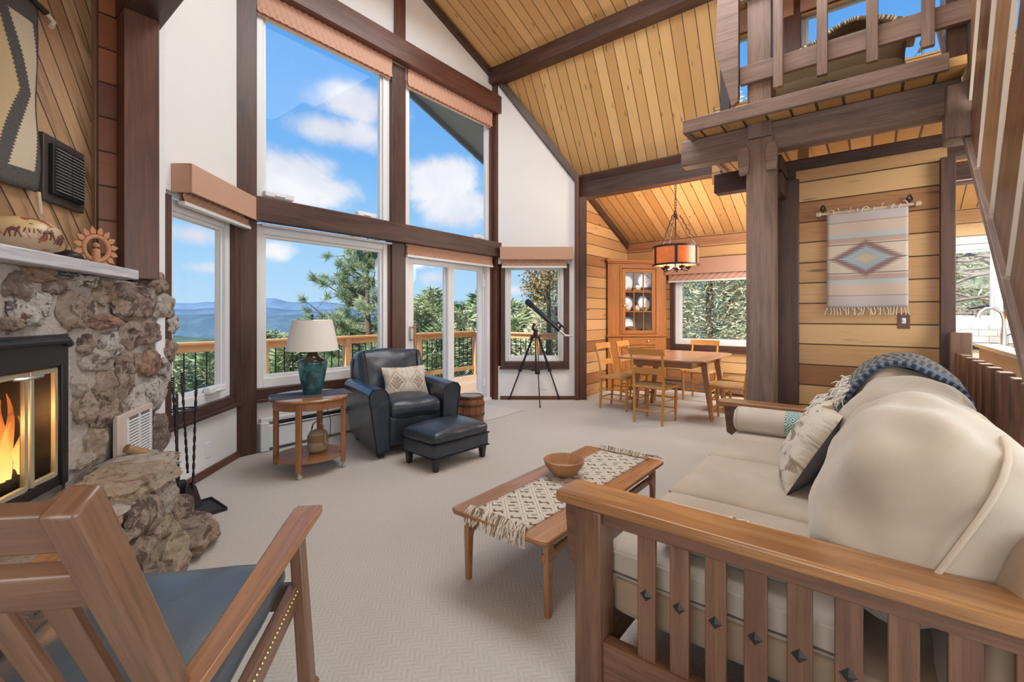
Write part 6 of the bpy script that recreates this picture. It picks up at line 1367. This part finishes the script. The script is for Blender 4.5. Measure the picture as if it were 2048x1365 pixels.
def sa(mb, nm, m, par=None, lab=None, **k):
    mb.v = [tuple(Vector(q)-L) for q in mb.v]; o = mb.build(nm, m, par or t, **k)
    if lab: o['label'] = lab
    return o
ARMZ = .64
for xi, (xa, xb, xs) in enumerate(((1.33, 1.485, 1.36), (3.45, 3.60, 3.54))):
    mb = MB(); mb.prism([(xa+.012, .865), (xb-.02, .865), (xb, .845), (xb, -.40), (xa, -.40), (xa, .853)], .036, Matrix.Translation((0, 0, ARMZ-.034)))
    mb.uv = [[(v_, u_) for u_, v_ in f] if i_ < 2 else f for i_, f in enumerate(mb.uv)]; sa(mb, 'arm_rest', SOFAW, bevel=.008)
    sa(MB().box(xs-.028, xs+.075, .69, .785, 0, ARMZ-.034, 2), 'front_post', SOFAD, bevel=.006)
    sa(MB().box(xs-.03, xs+.06, -.38, -.30, 0, ARMZ-.034, 2), 'back_post', SOFAD, bevel=.006)
    cb_ = MB().prism([(0, 0), (.055, 0), (.055, -.05), (.040, -.20), (.012, -.215), (0, -.215)], .03, Matrix(((0, 0, 1, xs-.016+.02), (1, 0, 0, .785), (0, 1, 0, ARMZ-.036), (0, 0, 0, 1)))); sa(cb_, 'corbel', SOFAD, bevel=.004)
    sa(MB().box(xs-.01, xs+.03, -.30, .69, ARMZ-.075, ARMZ-.036), 'upper_rail', SOFAD, bevel=.003)
    sa(MB().box(xs-.012, xs+.035, -.30, .69, .05, .185), 'lower_rail', SOFAD, bevel=.004)
    for i in range(9):
        yc = .547-.1005*i
        if yc < -.27: break
        sl = sa(MB().box(xs-.002, xs+.018, yc-.028, yc+.028, .18, ARMZ-.05, 2), 'slat', SOFAD, bevel=.003)
        fx = xs-.002 if xi == 0 else xs+.018
        pg = MB(); c0 = Vector((fx, yc, .385)); s_ = -1 if xi == 0 else 1; r_ = .019
        pg.add([c0+Vector((0, r_, 0)), c0+Vector((0, 0, r_)), c0+Vector((0, -r_, 0)), c0+Vector((0, 0, -r_)), c0+Vector((s_*.009, 0, 0))], [(0, 1, 4), (1, 2, 4), (2, 3, 4), (3, 0, 4), (3, 2, 1, 0)])
        pg.v = [tuple(Vector(q)-L) for q in pg.v]; pg.build('diamond_peg', BLW, sl)
sa(MB().box(1.42, 3.52, .70, .745, .10, .30), 'front_rail', SOFAD, bevel=.005)
sa(MB().box(1.42, 3.52, -.38, -.335, .10, .60), 'back_rail', SOFAD, bevel=.005)
sa(MB().soft(2.46, .25, .285, 2.02, .92, .13, .03, 10), 'seat_deck', SUEDE2, smooth=50)
sa(MB().soft(0, 0, 0, 2.06, .14, .50, .06, 16, .01, .01, crowny=.02, M=Matrix.Translation((2.46, -.265, .53)) @ Matrix.Rotation(R(20), 4, 'X')), 'back_frame_padding', SUEDE2, smooth=60)
for i, (xa, xb, nm) in enumerate(((1.44, 2.075, 0), (2.08, 2.745, 1), (2.75, 3.44, 2))):
    z = .405 if i else .40; y1 = .74 if i else .735
    o = sa(MB().soft((xa+xb)/2, (.02+y1)/2, z, xb-xa, y1-.02, .115, .04, 16, .02, .004, seed=i*3), 'seat_cushion', SUEDE, smooth=70)
    for zz in (z-.03, z+.035):
        xm = .010; pts = [(xa+.022, y1-.005, zz), (xb-.022, y1-.005, zz), (xb-.004, y1-.03, zz), (xb-.004, .04, zz)]
        pts = [(xa+.004, .04, zz), (xa+.004, y1-.03, zz)]+pts
        m_ = MB().tube(pts, .0045, 6); m_.v = [tuple(Vector(q)-L) for q in m_.v]; m_.build('piping', WELTD if zz < z else WELT, o, smooth=60)
# loose back cushions
for i, (xa, xb) in enumerate(((1.475, 2.16), (2.17, 2.80), (2.81, 3.42))):
    tilt = R(25); Mb = Matrix.Translation(((xa+xb)/2, -.095, .715)) @ Matrix.Rotation(tilt, 4, 'X')
    mb = MB(); mb.soft(0, 0, 0, xb-xa+.02, .33, .52, .13, 22, .02, .036, M=Mb, seed=4+i*5, crowny=.06)
    o = sa(mb, 'back_cushion', SUEDE, smooth=75)
    W2 = (xb-xa)/2-.03; 
    for yy_ in (-.055,):
        pts = []
        for k in range(44):
            a = 2*math.pi*k/44; e = 4.5; cx_ = math.cos(a); sz = math.sin(a); rr_ = (abs(cx_)**e+abs(sz)**e)**(-1/e); pts.append(Mb @ Vector((cx_*rr_*((xb-xa)/2+.010), yy_, sz*rr_*(.258+.016*(1-(cx_*rr_)**2)))))
        m_ = MB().tube(pts, .0075, 6, closed=True); m_.v = [tuple(Vector(q)-L) for q in m_.v]; m_.build('piping', WELT, o, smooth=60)
# bolster with a turquoise band
def _band(t_, p):
    s = t_.sep(UV(t_)); a = t_.m('ABSOLUTE', t_.m('SUBTRACT', t_.m('FRACT', t_.m('MULTIPLY', s[0], 14.0)), .5)); b = t_.m('ABSOLUTE', t_.m('SUBTRACT', t_.m('FRACT', t_.m('MULTIPLY', s[1], 14.0)), .5)); d = t_.m('ADD', a, b)
    k = t_.m('GREATER_THAN', t_.m('SINE', t_.m('MULTIPLY', d, 26.0)), 0.0); col(t_, t_.mix(k, (.66, .64, .58), (.05, .28, .26))); rough(t_, .9)
t = empty('bolster_cushion', (3.355, .44, .552), 0, 'round beige bolster with a turquoise patterned band at the far sofa arm', 'bolster')
MY = Matrix.Rotation(R(-90), 4, 'X')
MB().lathe([(0, -.285), (.06, -.284), (.078, -.272), (.083, -.25), (.084, 0), (.083, .25), (.078, .272), (.06, .284), (0, .285)], n=32, M=MY, caps=False).build('bolster_body', mat('linen_beige', lambda t_, p: _cloth(t_, p, (.56, .49, .41), (.62, .55, .46))), t, smooth=50)
MB().lathe([(.0855, -.09), (.0855, -.01)], n=40, M=MY, caps=False).build('patterned_band', mat('turquoise_band', _band), t, smooth=50)
for y in (-.265, .265): MB().tube([(math.cos(a)*.081, y, math.sin(a)*.081) for a in [i*math.pi/14 for i in range(28)]], .004, 5, closed=True).build('piping', WELT, t, smooth=60)
t = empty('bolster_cushion', (1.56, .36, .535), 0, 'bolster with black and white band seen through the near sofa arm slats', 'bolster')
MB().lathe([(0, -.20), (.055, -.198), (.07, -.18), (.07, .18), (.055, .198), (0, .20)], n=28, M=MY, caps=False).build('bolster_body', mat('linen_beige', None), t, smooth=50)
def _band2(t_, p):
    v = t_.new('ShaderNodeTexVoronoi'); t_.put(v.inputs['Vector'], UV(t_)); v.inputs['Scale'].default_value = 30; col(t_, t_.mix(t_.m('GREATER_THAN', v.outputs['Distance'], .4), (.03, .03, .03), (.7, .66, .58))); rough(t_, .9)
MB().lathe([(.0715, -.06), (.0715, .0)], n=32, M=MY, caps=False).build('patterned_band', mat('black_white_band', _band2), t, smooth=50)
# throw pillow leaning on the back cushions
o = MB().pillow(.42, .42, .16, None, seed=7, wr=.014).build('throw_pillow', AZT if False else mat('faded_brown_print', lambda t_, p: (col(t_, t_.mix(t_.step(t_.noise(t_.xyz(t_.m('MULTIPLY', t_.sep(UV(t_))[0], 5.0), t_.m('MULTIPLY', t_.sep(UV(t_))[1], 11.0)), 1.4, 4, .6, 1.0), .50, .60), (.64, .58, .50), (.30, .22, .17))), rough(t_, .95), bump(t_, t_.noise(OBJ(t_), 9, 4, .6, 1.5), .02, .5))), smooth=70)
o.data.materials.append(plain('dark_grey_cloth', (.10, .095, .10), .95))
for p_ in o.data.polygons:
    if p_.center.z < 0: p_.material_index = 1
zz = Vector((-.14, .86, .48)).normalized(); xx = Vector((.90, .30, .10)); xx = (xx-zz*xx.dot(zz)).normalized(); yy = zz.cross(xx)
Mp = Matrix.Identity(4); Mp.col[0][:3] = xx; Mp.col[1][:3] = yy; Mp.col[2][:3] = zz; Mp.col[3][:3] = (2.48, .225, .655); o.matrix_world = Mp
tag(o, 'cream and brown throw pillow with dark grey back leaning on the sofa', 'pillow')
# blue aztec throw over the far back cushion, with a shaggy white end
def _throw(t_, p):
    s = t_.sep(UV(t_)); x, y = s[0], s[1]
    zig = t_.m('ABSOLUTE', t_.m('SUBTRACT', t_.m('FRACT', t_.m('MULTIPLY', x, 17.0)), .5)); q = t_.m('FRACT', t_.m('MULTIPLY', t_.m('ADD', y, t_.m('MULTIPLY', zig, .07)), 24.0)); k = t_.m('GREATER_THAN', q, .55)
    edge = t_.m('ADD', t_.m('GREATER_THAN', x, .36), t_.m('LESS_THAN', x, .06)); q2 = t_.m('GREATER_THAN', t_.m('SINE', t_.m('ADD', t_.m('MULTIPLY', y, 160.0), t_.m('MULTIPLY', zig, 14.0))), .2)
    c = t_.mix(k, (.022, .022, .03), (.20, .19, .18)); cb_ = t_.mix(q2, (.03, .05, .10), (.16, .24, .36)); c = t_.mix(edge, c, cb_); col(t_, c); rough(t_, .98); p.inputs['Sheen Weight'].default_value = .4; bump(t_, t_.noise(UV(t_), 220, 3), .006, .8)
t = empty('throw_blanket', (3.15, -.05, .9), 0, 'blue and black aztec throw blanket draped over the far sofa back with shaggy white end', 'blanket'); L = Vector(t.location)
path = [(.34, .60), (.32, .68), (.285, .76), (.25, .82), (.20, .88), (.12, .955), (.02, 1.02), (-.12, 1.03), (-.24, .99), (-.33, .93), (-.385, .86), (-.39, .82), (-.36, .80)]
_sp = []
for k_ in range(17):
    a_ = R(-8+k_*205/16); e_ = 2.8; ca_, sa_ = math.cos(a_), math.sin(a_); rr_ = (abs(ca_)**e_+abs(sa_)**e_)**(-1/e_); yl, zl = .205*ca_*rr_, .285*sa_*rr_
    _sp.append((-.095+yl*math.cos(R(25))-zl*math.sin(R(25)), .715+yl*math.sin(R(25))+zl*math.cos(R(25))))
path = [(.295, .545), (.27, .60), (.235, .66), (.20, .715)]+_sp[:15]
def pth(v):
    k = v*(len(path)-1); i = min(int(k), len(path)-2); f = k-i; f = f; a, b = path[i], path[i+1]; return (a[0]+(b[0]-a[0])*f, a[1]+(b[1]-a[1])*f)
def thf(u, v):
    y, z = pth(v); x = 2.86+.56*u; wv = .014*math.sin(u*15+v*6)+.02*noise.noise(Vector((u*4, v*5, 1))); return Vector((x+.03*math.sin(v*7), y+wv*.5, z+wv+.02*math.sin(u*3.1)))-L
mb = MB(); mb.grid(thf, 30, 50, .42, 1.3); o = mb.build('blanket_cloth', mat('blue_aztec_fleece', _throw), t, smooth=70); md = o.modifiers.new('t', 'SOLIDIFY'); md.thickness = .022; md.offset = 1
FUR = plain('white_shag', (.78, .73, .66), .95)
mb = MB(); r6 = random.Random(6)
for k in range(1500):
    u = r6.random(); v = r6.random()*.30; q = thf(u*.95-.02, v)+Vector((0, .018, .01)); d = Vector((r6.gauss(0, .25), .55+r6.gauss(0, .25), -.75+r6.gauss(0, .3))).normalized(); l = r6.uniform(.045, .08)
    mb.tube([q, q+d*l*.5+Vector((0, .012, .004)), q+d*l+Vector((r6.gauss(0, .008), 0, -.012))], [.004, .0045, .0015], 4, caps=False)
mb.grid(lambda u, v: thf(u*.96, v*.30)+Vector((0, .016, .012)), 10, 10, .4, .4); mb.build('shaggy_end', FUR, t, smooth=60, weld=False)
def _leather2(t_, p):  # window sheen is mixed into the base colour as blue-grey
    ob = OBJ(t_); n = t_.noise(ob, 5, 5, .6, .4); col(t_, t_.mix(n, (.045, .065, .085), (.085, .115, .145))); rough(t_, .36); p.inputs['Coat Weight'].default_value = .4; p.inputs['Coat Roughness'].default_value = .3; bump(t_, t_.m('ADD', t_.m('MULTIPLY', t_.noise(ob, 120, 2), .1), t_.noise(ob, 6, 4, .5, .8)), .012, .4)
# ---------------------------------------------------------------- rocking chair (seen from behind)
f_ = Vector((.691, .723, 0)); r_ = Vector((.723, -.691, 0))
def LC(rt_, fw, z): return r_*rt_+f_*fw+Vector((0, 0, z))
t = empty('rocking_chair', LC(-.767, 1.2, 0), 0, 'wooden slat back rocking chair with black leather seat at lower left', 'rocking chair'); L = Vector(t.location)
def ra(mb, nm, m, par=None, lab=None, **k): mb.v = [tuple(Vector(q)-L) for q in mb.v]; return mb.build(nm, m, par or t, **k)
def bp(z): return .693+(1.0-z)*.50      # forward position of the back plane at height z
for s_ in (-1, 1):
    c0 = -.767+s_*.262
    p1_, p0_ = LC(c0, bp(1.0), 1.0), LC(c0, bp(.28), .28)
    ra(MB().bar(p0_, p1_, .046, .058, up=f_), 'back_post', ROCKW, bevel=.006)
    # arm: gently curved board, wider at the front
    c1 = -.767+s_*.305; mb = MB(); A = []
    pts = [(.80, .552, .050), (.95, .560, .055), (1.12, .573, .062), (1.32, .588, .074), (1.50, .602, .086), (1.60, .606, .090), (1.625, .606, .080)]
    def af(u, v, pts=pts, c1=c1, s_=s_):
        k = u*(len(pts)-1); i = min(int(k), len(pts)-2); g_ = k-i; a, b = pts[i], pts[i+1]; fw, z, w_ = [a[j]+(b[j]-a[j])*g_ for j in range(3)]
        bend = s_*(-.030*(1-u)**2+.0); cs = ((-.5, -1), (-.5, 0), (-.44, .0), (.44, 0), (.5, 0), (.5, -1), (0, -1)); q = v*4; j = int(q) % 4; fr_ = q-int(q); ring = [(-.5, 0), (.5, 0), (.5, -1), (-.5, -1)]; a2, b2 = ring[j], ring[(j+1) % 4]
        return LC(c1+bend+(a2[0]+(b2[0]-a2[0])*fr_)*w_, fw, z+(a2[1]+(b2[1]-a2[1])*fr_)*.024)
    mb.grid(af, 24, 4, .85, .2); i0 = [af(0, j/4) for j in range(4)]; i1 = [af(1, j/4) for j in range(4)]; mb.quad(*i0); mb.quad(*i1[::-1]); ra(mb, 'arm_rest', ROCKL, bevel=.005)
    fp_ = -.767+s_*.295
    ra(MB().bar(LC(fp_+(.05 if s_ > 0 else -.05), 1.47, .045), LC(fp_, 1.515, .585), .038, .060, up=f_, w1=.036, h1=.050), 'front_leg', ROCKW, bevel=.005)
    ra(MB().bar(LC(c0, bp(.30), .30), LC(c0, 1.0, .04), .036, .05, up=f_), 'rear_leg', ROCKW, bevel=.005)
    ra(MB().bar(LC(fp_, .95, .345), LC(fp_, 1.50, .385), .028, .075), 'side_rail', ROCKW, bevel=.004)
    mb = MB(); mb.tube([LC(fp_+s_*.05, .55+i*.06, .034+.085*((i-9)/8)**2) for i in range(17)], .021, 8); ra(mb, 'rocker', ROCKW, smooth=60)
ra(MB().bar(LC(-.767-.24, bp(.955), .955), LC(-.767+.24, bp(.955), .955), .03, .075, up=(LC(0, bp(1), 1)-LC(0, bp(0), 0))), 'top_rail', ROCKW, bevel=.005)
mb = MB(); up_ = (LC(0, bp(1), 1)-LC(0, bp(0), 0)).normalized()
ra(MB().bar(LC(-.767-.24, bp(.845), .845), LC(-.767+.24, bp(.845), .845), .03, .075, up=up_), 'mid_rail', ROCKW, bevel=.005)
ra(MB().bar(LC(-.767-.24, bp(.42), .42), LC(-.767+.24, bp(.42), .42), .03, .06, up=up_), 'low_rail', ROCKW, bevel=.005)
for k in range(5):
    c0 = -.767+(-.176+k*.088); ra(MB().bar(LC(c0, bp(.42), .42), LC(c0, bp(.82), .82), .042, .016, up=f_), 'back_slat', ROCKW, bevel=.003)
ra(MB().bar(LC(-.767-.28, 1.50, .375), LC(-.767+.28, 1.50, .375), .03, .075), 'front_rail', ROCKW, bevel=.004)
Ms = Matrix.Identity(4); Ms.col[0][:3] = r_; Ms.col[1][:3] = f_; Ms.col[2][:3] = (0, 0, 1)
Mst = Ms @ Matrix.Rotation(R(4), 4, 'X')
q = LC(-.767, 1.245, .425); mb = MB(); mb.soft(q.x, q.y, q.z, .545, .545, .075, .033, 16, .05, .008, M=Mst, seed=3); ra(mb, 'leather_seat', mat('sheen_tinted_leather', _leather2), smooth=70)
mb = MB()
for s_ in (-1, 1):
    for k in range(32): w_ = LC(-.767+s_*.312, .99+k*.0165, .370+k*.0012); mb.lathe([(.0045, 0), (.003, .003), (0, .004)], w_, 6, Matrix.Rotation(math.atan2(r_.y*s_, r_.x*s_), 4, 'Z') @ Matrix.Rotation(R(90), 4, 'Y'))
ra(mb, 'brass_nails', BRASS, smooth=60)
# wooden stool whose rounded corner peeks in at the bottom edge
t = empty('wooden_stool', (.86, .36, 0), R(20), 'rounded corner of a small wooden stool at the bottom edge', 'stool')
MB().soft(0, 0, .30, .30, .26, .035, .016, 8).build('stool_top', ROCKW, t, smooth=50)
for x in (-.11, .11):
    for y in (-.09, .09): MB().tube([(x*1.1, y*1.1, 0), (x, y, .29)], [.014, .018], 10).build('leg', ROCKW, t, smooth=60)
